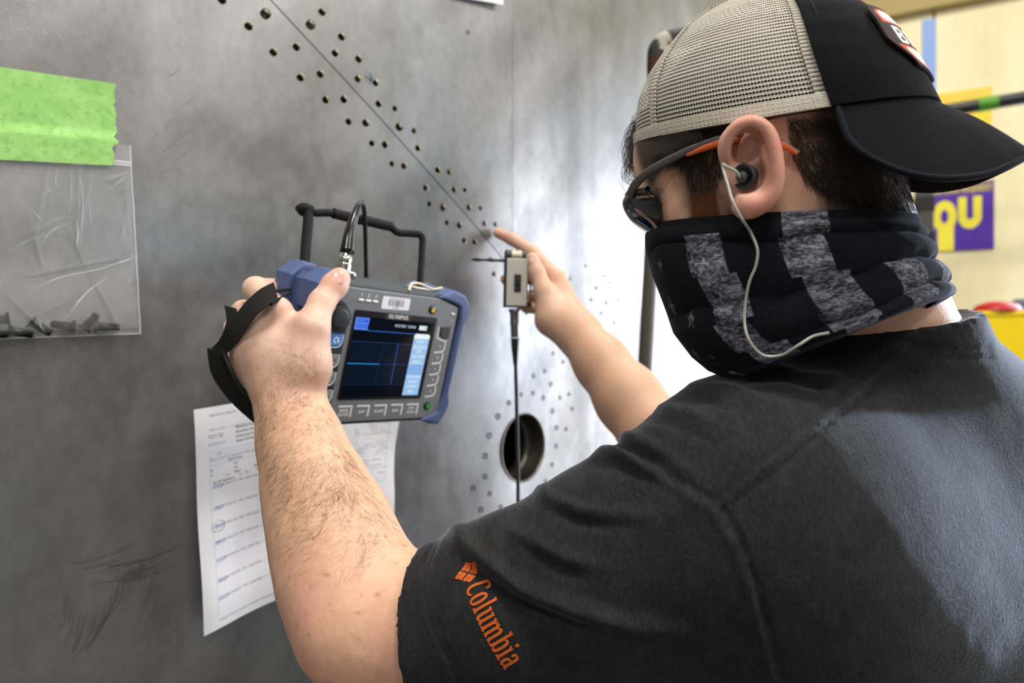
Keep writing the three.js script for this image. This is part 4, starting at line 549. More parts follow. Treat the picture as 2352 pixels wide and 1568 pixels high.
// ---------------------------------------------------------------- scanning probe and its cable
{
  const D = 1.10, t = thing('scanner_probe', 'small pale metal probe with black switch, held in the far hand', 'probe', P(1185, 650, D));
  const q = new THREE.Quaternion().setFromRotationMatrix(new THREE.Matrix4().makeBasis(V(0.985, -0.02, -0.17).normalize(), V(0.02, 1, 0.01).normalize(), V(0.17, -0.013, 0.985).normalize())); t.quaternion.copy(q);
  const body = std(0xc4c0b6, 0.5, 0.45, { bumpMap: repeat(fineNoise, 8), bumpScale: 0.0001 }), blk = std(0x15171a, 0.45), w = 0.0345, h = 0.0745;
  part('case', moved(box(w, h, 0.024, 0.0012), 0, 0, -0.002), blk, t); part('face_plate', moved(box(w - 0.0025, h - 0.0025, 0.022, 0.001), -0.0004, 0.0006, 0.0005), body, t, 'pale metal face plate');
  part('switch', moved(box(0.0105, 0.026, 0.003, 0.0006), 0.0006, -0.0005, 0.0122), blk, t); part('switch_toggle', moved(box(0.007, 0.011, 0.004, 0.001), 0.0006, 0.002, 0.0132), std(0x24272a, 0.3), t);
  for (const [X, n] of [[-0.0125, 0], [-0.004, 1], [0.004, 1], [0.0125, 0]]) part('top_collar', moved(lathe([[0, -0.0045], [0.0095, -0.0045], [0.0102, -0.0035], [0.0102, 0.0035], [0.0095, 0.0045], [0, 0.0045]], 28).rotateZ(Math.PI / 2), X, h / 2 + 0.0035, -0.004), n ? std(0xa8a28e, 0.4, 0.5) : blk, t);
  part('needle', (() => { const g = taper([V(-0.016, 0.034, -0.004), V(-0.034, 0.0345, -0.008), V(-0.052, 0.035, -0.014), V(-0.066, 0.0355, -0.020)], [0.0026, 0.0022, 0.0026, 0.0017, 0.0030, 0.0016], 40, 12); return g; })(), blk, t, 'thin black probe tip');
  part('clip', moved(box(0.0016, 0.07, 0.012, 0.0006), w / 2 + 0.005, -0.004, 0.002), std(0x8e8c86, 0.35, 0.9), t); part('clip_screw', moved(lathe([[0, 0], [0.004, 0], [0.004, 0.009], [0, 0.009]], 14).rotateZ(-Math.PI / 2), w / 2 - 0.002, -h / 2 + 0.006, 0.002), blk, t);
  part('clip_end', moved(lathe([[0, 0], [0.0018, 0.001], [0.0022, 0.008], [0, 0.009]], 12), w / 2 - 0.0008, -h / 2 - 0.011, 0.004), std(0xa09a80, 0.3, 0.8), t);
  const c = thing('probe_cable', 'black cable with metal plugs running from the probe to the top of the instrument', 'cable', P(1181, 712, D)), L = p => p.sub(c.position), C = (x, y, d) => L(P(x, y, d));
  const silver = std(0x9a9994, 0.28, 1), rub = std(0x101214, 0.42);
  part('plug', turned(lathe([[0, 0], [0.0085, 0], [0.0085, 0.004], [0.0068, 0.006], [0.0068, 0.02], [0.0074, 0.021], [0.0074, 0.023], [0.0066, 0.024], [0.0066, 0.042], [0.006, 0.044], [0, 0.044]], 24), C(1181, 709, D), C(1183, 770, D)), silver, c, 'metal plug under the probe');
  part('strain_relief', taper([C(1183, 776, D), C(1183, 800, D), C(1184, 838, D)], [0.0066, 0.0056, 0.0032], 20, 14), rub, c);
  const dev = (x, y, z) => L(devPt(x, y, z)), top = dev(-72, 84, -26);
  part('cable', tube([C(1184, 832, D), C(1186, 900, D), C(1188, 1000, 1.09), C(1190, 1150, 1.07), C(1182, 1420, 1.03), C(1150, 1800, 0.98), C(1030, 2080, 0.92), C(860, 2000, 0.88), C(762, 1750, 0.86), C(742, 1545, 0.85), C(748, 1300, 0.86), C(764, 1000, 0.885), C(800, 860, 0.92), C(836, 740, 0.93), C(841, 640, 0.905), C(840, 560, 0.888), C(838, 500, 0.868), C(835, 474, 0.848), C(829, 465, 0.832), C(822, 474, 0.822)], 0.0029, 400, 12), rub, c);
  part('strain_relief', taper([C(824, 470, 0.822), C(813, 500, 0.812), C(803, 535, 0.803), C(797, 580, 0.797)], [0.0034, 0.0052, 0.0062, 0.0082], 24, 16), std(0x0f1011, 0.2), c, 'glossy black plug sleeve');
  part('plug', turned(lathe([[0, 0], [0.0074, 0], [0.0074, 0.009], [0.0068, 0.01], [0.0068, 0.012], [0.0078, 0.0125], [0.0078, 0.022], [0.007, 0.024], [0, 0.024]], 24), C(796, 582, 0.797), C(786, 640, 0.795)), std(0xc6c4be, 0.16, 1), c, 'shiny metal plug on the instrument');
}
// ---------------------------------------------------------------- the man
const man = thing('person', 'man in backwards trucker cap, dark neck gaiter and charcoal t-shirt holding a probe', 'person', V(0, 0, 0));
const N = (px, py, d, rpx) => ({ p: P(px, py, d), r: rpx * d / FOC }), M = (px, py, d, r) => ({ p: P(px, py, d), r });
const chain = (ns, k, flat) => ns.slice(1).map((n, i) => ({ f: roundCone(ns[i].p, n.p, ns[i].r, n.r, flat), k }));
const VIEW = V(0, 0, 1);
// head axes: F to the face, U to the crown, L to his left (towards the camera)
const PIT = 0.40, YAW = 0.545, hF = V(-Math.cos(PIT) * Math.cos(YAW), -Math.sin(PIT), -Math.cos(PIT) * Math.sin(YAW)), hU = V(0, 1, 0).addScaledVector(hF, -hF.y).normalize(), hL = hU.clone().cross(hF), EAR = P(1715, 405, 0.49), hC = EAR.clone().addScaledVector(hL, -0.075);
const HL = (x, y, z) => hC.clone().addScaledVector(hF, x).addScaledVector(hU, y).addScaledVector(hL, z);
const toHead = p => { const q = p.clone().sub(hC); return V(q.dot(hF), q.dot(hU), q.dot(hL)); };
function onHead(px, py, zl) { const o = V(0, H, 0), dir = P(px, py, 1).sub(o), k = (zl - o.clone().sub(hC).dot(hL)) / dir.dot(hL); return toHead(o.addScaledVector(dir, k)); }   // where a sight line meets a plane beside the head
const hAx = [hF, hU, hL], ell = (x, y, z, a, b, c, k = 0.02) => ({ f: ellipsoid(HL(x, y, z), hAx, [a, b, c]), k });
const hc = (a, ra, b, rb, k = 0.02) => ({ f: roundCone(HL(...a), HL(...b), ra, rb), k });
const headF = field([
  ell(-0.008, 0.045, 0, 0.096, 0.086, 0.076), ell(0.034, 0.045, 0, 0.048, 0.055, 0.060), hc([0.06, -0.058, 0.012], 0.028, [0.06, -0.058, -0.012], 0.028, 0.02), ell(0.034, -0.02, 0, 0.046, 0.076, 0.056, 0.03),
  ell(0.044, -0.010, 0.038, 0.030, 0.026, 0.022), ell(0.044, -0.010, -0.038, 0.030, 0.026, 0.022),
  hc([0.0, -0.05, 0.044], 0.02, [0.064, -0.086, 0.010], 0.02), hc([0.0, -0.05, -0.044], 0.02, [0.064, -0.086, -0.010], 0.02), hc([0.080, 0.012, 0], 0.008, [0.091, -0.028, 0], 0.010, 0.012), hc([0.083, -0.031, 0.009], 0.008, [0.083, -0.031, -0.009], 0.008, 0.008), hc([0.076, 0.034, 0.036], 0.008, [0.078, 0.034, -0.036], 0.008, 0.012),
  { f: ellipsoid(HL(0.090, 0.013, 0.032), hAx, [0.016, 0.013, 0.018]), k: 0.012, cut: true }, { f: ellipsoid(HL(0.090, 0.013, -0.032), hAx, [0.016, 0.013, 0.018]), k: 0.012, cut: true }, ell(0.068, 0.013, 0.031, 0.0125, 0.0125, 0.0125, 0.002), ell(0.068, 0.013, -0.031, 0.0125, 0.0125, 0.0125, 0.002),
  hc([0.086, -0.056, 0.020], 0.007, [0.086, -0.056, -0.020], 0.007, 0.010), hc([0.084, -0.067, 0.016], 0.008, [0.084, -0.067, -0.016], 0.008, 0.008),
  { f: roundCone(HL(-0.030, -0.01, 0), P(2030, 745, 0.575), 0.058, 0.047), k: 0.03 }, { f: roundCone(P(2035, 745, 0.575), P(2070, 910, 0.62), 0.047, 0.052), k: 0.012 }, { f: roundCone(P(2088, 800, 0.59), P(2110, 930, 0.625), 0.043, 0.048), k: 0.012 },
]);
// near arm and hand
const WR = M(660, 905, 0.715, 0.030), flatW = { n: VIEW, s: 0.8 };
const K = { i: M(636, 716, 0.714, 0.0145), m: M(590, 748, 0.709, 0.0145), r: M(556, 782, 0.715, 0.0138), l: M(560, 832, 0.727, 0.013) };
const armL = [...chain([M(840, 1425, 0.61, 0.0565), N(795, 1320, 0.63, 146), N(757, 1210, 0.652, 128), N(720, 1110, 0.674, 106), N(688, 1010, 0.695, 86), N(664, 930, 0.712, 72)], 0.02), ...chain([M(1700, 1290, 0.53, 0.068), M(1160, 1460, 0.575, 0.063), M(840, 1425, 0.61, 0.0555)], 0.02),
  { f: roundCone(P(664, 930, 0.712), P(648, 850, 0.712), 0.0305, 0.028, flatW), k: 0.015 },
  ...['i', 'm', 'r', 'l'].map((q, j) => ({ f: roundCone(P(652 - j * 9, 862, 0.716), K[q].p, 0.021, K[q].r), k: 0.016 })),
  { f: roundCone(P(668, 880, 0.713), P(706, 838, 0.707), 0.026, 0.0205), k: 0.02 }, ...chain([M(703, 842, 0.707, 0.0205), M(714, 756, 0.707, 0.0172)], 0.014), ...chain([M(714, 756, 0.707, 0.0168), M(739, 694, 0.722, 0.0126)], 0.008), ...chain([M(739, 694, 0.722, 0.0124), M(768, 656, 0.735, 0.0130), M(780, 639, 0.74, 0.0112)], 0.006),
  { f: roundCone(P(648, 748, 0.717), P(706, 785, 0.712), 0.0118, 0.013), k: 0.016 }, { f: roundCone(P(600, 800, 0.709), P(690, 830, 0.707), 0.017, 0.018), k: 0.02 },
  ...chain([K.i, M(588, 664, 0.742, 0.0125), M(640, 662, 0.796, 0.0104), M(690, 676, 0.822, 0.0088)], 0.006), ...chain([K.m, M(560, 716, 0.760, 0.0118), M(600, 716, 0.806, 0.0102), M(660, 728, 0.838, 0.009)], 0.006),
  ...chain([K.r, M(541, 754, 0.764, 0.0110), M(585, 768, 0.806, 0.0098), M(645, 782, 0.84, 0.0086)], 0.006), ...chain([K.l, M(548, 808, 0.768, 0.0100), M(588, 822, 0.812, 0.0088), M(640, 830, 0.84, 0.0078)], 0.006)];
const armLF = field(armL);
// far arm and hand
const E2 = M(1585, 1110, 0.905, 0.050), SH2 = M(1960, 1030, 0.86, 0.068), Q = { i: M(1279, 640, 1.112, 0.0138), m: M(1293, 668, 1.122, 0.0138), r: M(1298, 696, 1.122, 0.013), l: M(1298, 722, 1.115, 0.0122) };
const armR = [...chain([SH2, E2], 0.02), ...chain([E2, N(1515, 1008, 0.958, 82), N(1444, 916, 1.0, 73), N(1382, 834, 1.04, 59), N(1330, 768, 1.072, 49)], 0.02), { f: roundCone(P(1330, 768, 1.072), P(1300, 728, 1.088), 0.0315, 0.028, { n: VIEW, s: 0.85 }), k: 0.015 },
  ...['i', 'm', 'r', 'l'].map((q, j) => ({ f: roundCone(P(1306, 728 + j * 6, 1.092), Q[q].p, 0.0215, Q[q].r), k: 0.015 })), { f: roundCone(P(1300, 745, 1.08), P(1263, 738, 1.082), 0.027, 0.0225), k: 0.018 },
  ...chain([M(1266, 722, 1.080, 0.0215), M(1249, 668, 1.086, 0.0152)], 0.012), ...chain([M(1249, 668, 1.086, 0.015), M(1233, 625, 1.094, 0.0122), M(1222, 594, 1.098, 0.0102)], 0.006),
  ...chain([Q.i, M(1226, 582, 1.142, 0.0112), M(1176, 549, 1.166, 0.0096), M(1144, 535, 1.183, 0.0086)], 0.006), ...chain([Q.m, M(1228, 638, 1.155, 0.011), M(1184, 640, 1.146, 0.0096), M(1161, 641, 1.118, 0.0086)], 0.006), ...chain([Q.r, M(1238, 678, 1.155, 0.0105), M(1192, 684, 1.146, 0.0092), M(1171, 684, 1.124, 0.0082)], 0.006), ...chain([Q.l, M(1248, 712, 1.148, 0.0095), M(1210, 706, 1.142, 0.0082), M(1192, 698, 1.126, 0.0074)], 0.006)];
const armRF = field(armR);
// torso, pelvis and legs (under the clothes)
const PEL = P(2250, 2500, 0.80), torsoF = field([{ f: roundCone(P(2110, 1190, 0.71), P(2200, 1700, 0.76), 0.115, 0.15), k: 0.05 }, { f: roundCone(P(2200, 1700, 0.76), PEL, 0.15, 0.145), k: 0.05 }, { f: roundCone(P(1750, 1215, 0.55), P(2070, 1040, 0.67), 0.062, 0.07), k: 0.03 }, { f: roundCone(SH2.p, P(2070, 1040, 0.70), 0.066, 0.075), k: 0.03 }, { f: roundCone(P(2080, 900, 0.61), P(2100, 1040, 0.67), 0.05, 0.075), k: 0.03 }]);
const skinBase = new THREE.Color(0.755, 0.44, 0.285), skinPale = new THREE.Color(0.80, 0.525, 0.41), skinPink = new THREE.Color(0.78, 0.385, 0.285), hairC = new THREE.Color(0.035, 0.02, 0.012), tmp = new THREE.Color();
const freckle = (x, y, z) => smooth(0.34, 0.6, fbm(x * 170, y * 170, z * 170, 2)) * 0.36 + 0.10 * fbm(x * 60, y * 60, z * 60, 3) + 0.12 * fbm(x * 260, y * 260, z * 260, 2) + 0.05 * vnoise(x * 500, y * 500, z * 500);
const lowTone = (c, k) => { c.r *= 1 - k * 0.8; c.g *= 1 - k * 1.1; c.b *= 1 - k * 1.15; return c; };
const armPaint = (x, y, z) => { const [px, py] = toPx(V(x, y, z)), hand = smooth(960, 800, py) * smooth(900, 800, px); tmp.copy(skinBase).lerp(skinPale, hand * 0.8); tmp.lerp(skinPink, 0.75 * smooth(1200, 1400, py) * (0.55 + fbm(x * 25, y * 25, z * 25, 2)) + 0.9 * Math.max(0, fbm(x * 40, y * 40, z * 40, 2) + 0.1) * hand); tmp.lerp(skinPink, 0.9 * smooth(62, 5, Math.hypot(px - 776, py - 632))); return lowTone(tmp, freckle(x, y, z) * (1 - 0.6 * hand)); };
const farPaint = (x, y, z) => { const [px, py] = toPx(V(x, y, z)), hand = smooth(1330, 1270, px); tmp.copy(skinBase).multiplyScalar(0.80).lerp(skinPale, hand * 0.3).lerp(skinPink, 0.55 * smooth(1190, 1140, px) + 0.25 * hand * Math.max(0, fbm(x * 40, y * 40, z * 40, 2))); return lowTone(tmp, freckle(x, y, z) * 0.5); };  // far arm: same skin, colour darkened to offset the bright light on it
const headPaint = (x, y, z) => {
  const q = toHead(V(x, y, z)), n = fbm(x * 60, y * 60, z * 60, 3); tmp.copy(skinBase).lerp(skinPale, 0.25).lerp(skinPink, clamp(0.28 + n * 0.5, 0, 0.6));
  const side = q.z > 0.02 ? 1 : 0, temple = smooth(0.014, 0.022, q.x + 0.012 * n) * smooth(0.052, 0.040, q.x + 0.14 * (q.y - 0.02) + 0.012 * n) * smooth(0.06, 0.05, Math.abs(q.y + 0.01)), nape = smooth(-0.030, -0.042, q.x + 0.35 * (q.y + 0.03) + 0.012 * n) * smooth(-0.075, -0.055, q.y + 0.25 * (q.x + 0.08) + 0.01 * n), crown = smooth(0.036, 0.046, q.y + 0.12 * q.x + 0.006 * n);
  const front = smooth(0.078, 0.066, q.x);
  tmp.lerp(side && q.x > 0 && q.y < 0.02 ? hairC.clone().lerp(new THREE.Color(0.17, 0.062, 0.02), smooth(0.012, -0.02, q.y)) : hairC, clamp(0.72 * temple * side + 0.85 * nape + crown * front, 0, 0.985)); return lowTone(tmp, freckle(x, y, z) * 0.4);
};
const boundsOf = (pts, m) => { const b = new THREE.Box3().setFromPoints(pts).expandByScalar(m); return [b.min, b.max]; };
const t0 = Date.now();
const CREASE = [[0.5, 2.6, [[729, 664], [748, 667], [768, 682]]], [0.4, 2.4, [[748, 675], [768, 690]]], [0.45, 3.5, [[655, 814], [692, 825], [727, 862]]], [0.35, 3, [[690, 712], [715, 728], [745, 735]]], [0.3, 3, [[575, 672], [592, 676]]]];
const creaseAt = (px, py) => { let s = 0; for (const [a, w, p] of CREASE) for (let i = 0; i < p.length - 1; i++) { const [ax, ay] = p[i], [bx, by] = p[i + 1], dx = bx - ax, dy = by - ay, t = clamp(((px - ax) * dx + (py - ay) * dy) / (dx * dx + dy * dy), 0, 1), e = (px - ax - t * dx) ** 2 + (py - ay - t * dy) ** 2; s = Math.max(s, a * Math.exp(-e / w / w)); } return s; };
const gArm0 = meshField(armLF, ...boundsOf([P(520, 640, 0.84), P(1120, 1600, 0.57), P(800, 1430, 0.61), P(690, 640, 0.83), P(1120, 1300, 0.57)], 0.075), 0.0024);
{ const p = gArm0.attributes.position, n = gArm0.attributes.normal; for (let i = 0; i < p.count; i++) { const x = p.getX(i), y = p.getY(i), z = p.getZ(i), [px, py] = toPx(V(x, y, z)); const d = (n.getZ(i) > 0 && px < 790 && py < 900 ? -0.0011 * creaseAt(px, py) : 0) + 0.0004 * fbm(x * 90, y * 90, z * 90, 2) + 0.0010 * fbm(x * 28, y * 28, z * 28, 2); p.setXYZ(i, x + n.getX(i) * d, y + n.getY(i) * d, z + n.getZ(i) * d); } gArm0.computeVertexNormals(); }
const gArmL = paint(gArm0, armPaint);
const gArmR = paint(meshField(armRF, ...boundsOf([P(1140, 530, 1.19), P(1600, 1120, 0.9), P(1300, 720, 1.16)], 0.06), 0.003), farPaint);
const gHead = paint(meshField(headF, ...boundsOf([HL(0.12, 0.14, 0), HL(-0.11, 0.14, 0), HL(0.12, -0.1, 0.02), P(2150, 930, 0.60), HL(0, 0, 0.075), HL(0, 0, -0.075)], 0.05), 0.0026), headPaint);
const gTorso = paint(meshField(torsoF, ...boundsOf([P(1700, 1000, 0.56), SH2.p, PEL, P(2400, 1700, 0.76)], 0.2), 0.014), () => tmp.copy(skinBase));
// ear, on a finer grid: rim, inner fold, bowl, lobe
const er = (px, py, d, r) => ({ p: P(px, py, d), r });
const fine = (ns, m) => { const c = new THREE.CatmullRomCurve3(ns.map(n => n.p), false, 'centripetal'), R = new THREE.CatmullRomCurve3(ns.map((n, i) => V(i, n.r * 1000, 0))), o = []; for (let i = 0; i <= m; i++) o.push({ p: c.getPoint(i / m), r: R.getPoint(i / m).y / 1000 }); return o; };
const earF = field([
  { f: ellipsoid(P(1738, 372, 0.4865), [V(0.18, 0.984, 0).normalize(), V(0.984, -0.18, 0).normalize(), V(0, 0, 1)], [0.0275, 0.0150, 0.0042]), k: 0.004 },
  ...[0, 0.006, 0.012].flatMap(b => chain(fine([er(1700, 402, 0.486, 0.0020), er(1684, 378, 0.482, 0.0024), er(1674, 345, 0.478, 0.0028), er(1677, 313, 0.474, 0.0031), er(1698, 288, 0.470, 0.0033), er(1732, 281, 0.467, 0.0034), er(1762, 300, 0.466, 0.0036), er(1777, 340, 0.466, 0.0040), er(1783, 390, 0.467, 0.0042), er(1779, 428, 0.469, 0.0043), er(1762, 456, 0.471, 0.0046), er(1740, 473, 0.473, 0.0048), er(1720, 477, 0.475, 0.0044), er(1707, 464, 0.479, 0.0036)].map(q => ({ p: q.p.clone().multiplyScalar(1).add(V(0, 0, -b)), r: q.r * (1 - b * 12) })), 40), 0.0035)),
  { f: ellipsoid(P(1728, 464, 0.4755), [V(0.5, 0.86, 0).normalize(), V(0.86, -0.5, 0).normalize(), V(0, 0, 1)], [0.0082, 0.0064, 0.0048]), k: 0.006 },
  ...chain(fine([er(1742, 322, 0.4745, 0.0020), er(1756, 352, 0.472, 0.0030), er(1760, 388, 0.4715, 0.0034), er(1754, 425, 0.473, 0.0034), er(1737, 447, 0.4755, 0.0032), er(1718, 442, 0.478, 0.0026)], 20), 0.004),
  { f: roundCone(P(1748, 385, 0.486), P(1752, 400, 0.505), 0.0115, 0.016), k: 0.008 }, { f: roundCone(P(1722, 462, 0.479), P(1735, 440, 0.50), 0.006, 0.012), k: 0.008 },
  { f: ellipsoid(P(1718, 404, 0.4745), [V(0.2, 0.98, 0).normalize(), V(0.98, -0.2, 0).normalize(), V(0, 0, 1)], [0.0115, 0.0098, 0.0130]), k: 0.004, cut: true },
  { f: ellipsoid(P(1714, 345, 0.4745), [V(0.12, 0.99, 0).normalize(), V(0.99, -0.12, 0).normalize(), V(0, 0, 1)], [0.0160, 0.0088, 0.0105]), k: 0.004, cut: true },
  { f: roundCone(P(1690, 410, 0.487), P(1702, 425, 0.4885), 0.0062, 0.005), k: 0.008 },
]);
const gEar = paint(meshField(earF, ...boundsOf([P(1665, 265, 0.465), P(1800, 500, 0.465), P(1700, 350, 0.505), P(1750, 450, 0.505)], 0.006), 0.00085), (x, y, z) => { const [px, py] = toPx(V(x, y, z)), n = fbm(x * 110, y * 110, z * 110, 3); tmp.copy(skinPale).lerp(skinPink, clamp(0.65 + 0.5 * n, 0, 1)); tmp.lerp(new THREE.Color(0.66, 0.24, 0.17), 0.55 * smooth(0.476, 0.466, -z) + 0.2 * smooth(440, 480, py)); return tmp; });
const skinMat = new THREE.MeshPhysicalMaterial({ color: 0xffffff, vertexColors: true, roughness: 0.52, bumpMap: repeat(fineNoise, 34), bumpScale: 0.00022, sheen: 0.15, sheenRoughness: 0.6, sheenColor: new THREE.Color(1, 0.85, 0.75) });
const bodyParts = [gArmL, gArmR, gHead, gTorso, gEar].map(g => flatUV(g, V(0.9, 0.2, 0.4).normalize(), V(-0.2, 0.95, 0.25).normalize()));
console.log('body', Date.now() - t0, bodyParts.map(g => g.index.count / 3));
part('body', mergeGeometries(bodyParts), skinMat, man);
// first point of a field along the sight line through a pixel, and its outward normal
function march(f, px, py, d0 = 0.3, d1 = 1.4) { let d = d0; for (let i = 0; i < 400 && d < d1; i++) { const q = P(px, py, d), v = f(q.x, q.y, q.z); if (v < 0.00005) return { p: q, n: gradOf(f, q) }; d += Math.max(v * 0.6, 0.0002); } return null; }
function gradOf(f, q, e = 0.0008) { return V(f(q.x + e, q.y, q.z) - f(q.x - e, q.y, q.z), f(q.x, q.y + e, q.z) - f(q.x, q.y - e, q.z), f(q.x, q.y, q.z + e) - f(q.x, q.y, q.z - e)).normalize(); }
function nail(f, px, py, qx, qy, w, l, th) { const a = march(f, px, py), b = march(f, qx, qy), n = a.n.clone().add(b.n).normalize(), ax = b.p.clone().sub(a.p), c = a.p.clone().add(b.p).multiplyScalar(0.5).addScaledVector(n, -th * 0.45); ax.addScaledVector(n, -ax.dot(n)).normalize(); const sx = ax.clone().cross(n); const g = new THREE.SphereGeometry(1, 32, 20); g.scale(w, l, th); g.applyMatrix4(new THREE.Matrix4().makeBasis(sx, ax, n).setPosition(c)); return g; }
part('thumb_nail', nail(armLF, 772, 654, 781, 622, 0.0076, 0.0090, 0.0024), std(new THREE.Color(0.66, 0.35, 0.28), 0.28), man);
part('thumb_nail', nail(armRF, 1221, 606, 1217, 592, 0.0045, 0.0062, 0.002), std(new THREE.Color(0.74, 0.44, 0.38), 0.3), man);
// ---------------------------------------------------------------- his clothes: t-shirt
const half = (p, n) => (x, y, z) => (x - p.x) * n.x + (y - p.y) * n.y + (z - p.z) * n.z;      // negative behind the plane
const CUFF = P(1000, 1440, 0.592), cuffN = P(840, 1425, 0.61).sub(P(1330, 1385, 0.555)).normalize();
const shirtBase = [
  ...chain([M(960, 1462, 0.597, 0.0690), M(1190, 1402, 0.572, 0.0735), M(1430, 1306, 0.548, 0.080), M(1740, 1198, 0.53, 0.093)], 0.02),
  { f: roundCone(P(1740, 1198, 0.53), P(2070, 1000, 0.66), 0.093, 0.09), k: 0.04 }, { f: roundCone(P(1685, 1066, 0.575), P(2010, 910, 0.575), 0.066, 0.044), k: 0.03 },
  { f: roundCone(P(2060, 1000, 0.645), P(2140, 965, 0.625), 0.08, 0.070), k: 0.04 }, { f: roundCone(P(2120, 1190, 0.70), P(2240, 1750, 0.76), 0.156, 0.185), k: 0.05 }, { f: roundCone(P(2240, 1700, 0.76), PEL.clone().setY(PEL.y - 0.02), 0.185, 0.175), k: 0.06 },
  { f: roundCone(P(2072, 762, 0.580), P(2120, 945, 0.62), 0.0575, 0.071), k: 0.022 },
  { f: roundCone(P(2012, 790, 0.574), P(1965, 910, 0.59), 0.049, 0.060), k: 0.02 },
  { f: roundCone(P(1480, 1450, 0.575), P(2000, 1750, 0.68), 0.070, 0.12), k: 0.04 },
  { f: roundCone(P(1830, 1290, 0.560), P(2170, 1400, 0.680), 0.105, 0.165), k: 0.07 }, { f: roundCone(P(1880, 1420, 0.580), P(2100, 1950, 0.69), 0.115, 0.165), k: 0.06 }, { f: roundCone(P(1850, 1180, 0.57), P(2120, 1040, 0.645), 0.09, 0.088), k: 0.05 },
  { f: roundCone(SH2.p, P(2070, 1010, 0.70), 0.084, 0.088), k: 0.05 }, { f: roundCone(SH2.p, P(1655, 1128, 0.890), 0.088, 0.080), k: 0.04 }];
const NK = P(2078, 760, 0.575), nkN = V(-0.17, 0.98, 0.03).normalize();
const shirtF = field([...shirtBase, { f: (x, y, z) => Math.max(half(CUFF.clone(), cuffN.clone().negate())(x, y, z), roundCone(CUFF, CUFF.clone().addScaledVector(cuffN, 0.2), 0.16, 0.16)(x, y, z)), k: 0.001, cut: true },
  { f: roundCone(CUFF.clone().addScaledVector(cuffN, -0.05), CUFF.clone().addScaledVector(cuffN, 0.1), 0.0615, 0.0625), k: 0.001, cut: true },
  { f: ellipsoid(NK.clone().addScaledVector(nkN, 0.20), [nkN, V(1, 0, 0).cross(nkN).normalize(), nkN.clone().cross(V(1, 0, 0).cross(nkN)).normalize()], [0.20, 0.22, 0.22]), k: 0.002, cut: true }]);
// creases and seams, as distances along their lines in the cloth
const FOLD = [
  [9, 20, [[1042, 1208], [1062, 1245], [1104, 1283], [1198, 1352], [1326, 1400], [1454, 1438], [1560, 1450]]], [-5, 20, [[1060, 1285], [1110, 1335], [1200, 1395], [1330, 1440]]],
  [5, 15, [[1238, 1120], [1283, 1155], [1347, 1177], [1432, 1186], [1500, 1185]]], [-4, 15, [[1260, 1165], [1320, 1195], [1400, 1210]]], [5, 14, [[1348, 1045], [1380, 1040], [1430, 1045], [1480, 1075], [1530, 1085]]], [-4.5, 12, [[1360, 1066], [1420, 1070], [1500, 1105]]],
  [5, 14, [[1392, 1012], [1430, 1005], [1470, 1012], [1530, 1045], [1580, 1080]]], [-4, 11, [[1400, 1030], [1450, 1028], [1520, 1068]]], [4, 17, [[1177, 1217], [1225, 1245], [1270, 1270], [1330, 1293], [1400, 1300]]], [-3, 16, [[1200, 1255], [1270, 1300], [1340, 1325]]],
  [3.5, 13, [[1590, 885], [1650, 890], [1710, 905], [1770, 935]]], [-3.5, 12, [[1560, 915], [1630, 918], [1700, 945]]], [3, 12, [[1520, 935], [1590, 950], [1660, 985]]], [-3, 12, [[1480, 960], [1560, 975], [1640, 1020]]], [2.5, 12, [[1700, 850], [1780, 845], [1850, 865], [1920, 868]]], [-2.5, 10, [[1720, 870], [1800, 868], [1880, 888]]],
  [-2.2, 6, [[2072, 790], [1960, 885], [1800, 1020], [1648, 1150]]], [-2.0, 6, [[2092, 802], [1985, 905], [1830, 1040], [1668, 1168]]], [2.2, 10, [[2082, 796], [1972, 895], [1815, 1030], [1658, 1158]]],
  [-2.4, 7, [[1400, 1008], [1500, 1070], [1590, 1120], [1655, 1160], [1700, 1240], [1735, 1340], [1765, 1450], [1800, 1580]]], [1.6, 12, [[1390, 1022], [1490, 1085], [1580, 1135], [1640, 1178], [1685, 1255], [1720, 1350], [1750, 1460], [1785, 1580]]],
  [-1.6, 4, [[1000, 1236], [975, 1290], [972, 1350], [985, 1420], [1015, 1490], [1062, 1580]]], [-1.3, 4, [[1012, 1232], [987, 1290], [984, 1350], [997, 1418], [1028, 1490], [1076, 1580]]],
  [-2.4, 7, [[1975, 800], [2040, 778], [2075, 782], [2130, 800], [2200, 806], [2270, 796]]], [-2.0, 6, [[2080, 797], [2140, 816], [2200, 824], [2275, 818]]],
].map(([a, w, p]) => ({ a: a / 1000, w, p, b: [Math.min(...p.map(q => q[0])) - 3 * w, Math.max(...p.map(q => q[0])) + 3 * w, Math.min(...p.map(q => q[1])) - 3 * w, Math.max(...p.map(q => q[1])) + 3 * w] }));
function foldAt(px, py) {
  let s = 0; for (const f of FOLD) {
    if (px < f.b[0] || px > f.b[1] || py < f.b[2] || py > f.b[3]) continue; let best = 1e9, q = 0, tot = f.p.length - 1;
    for (let i = 0; i < tot; i++) { const [ax, ay] = f.p[i], [bx, by] = f.p[i + 1], dx = bx - ax, dy = by - ay, t = clamp(((px - ax) * dx + (py - ay) * dy) / (dx * dx + dy * dy), 0, 1), e = (px - ax - t * dx) ** 2 + (py - ay - t * dy) ** 2; if (e < best) { best = e; q = (i + t) / tot; } }
    s += f.a * Math.exp(-best / f.w / f.w) * (Math.abs(f.a) < 0.0026 ? 1 : Math.sin(Math.PI * clamp(q * 0.86 + 0.10, 0, 1)) ** 0.7);
  }
  return s;
}
const wave = (x, y, z) => 0.0022 * fbm(x * 11, y * 13, z * 11, 3) + 0.0004 * fbm(x * 60, y * 60, z * 60, 2);
const shirtDisp = (p, n) => { const [px, py] = toPx(p); return wave(p.x, p.y, p.z) + (n.z > -0.25 ? foldAt(px, py) : 0); };
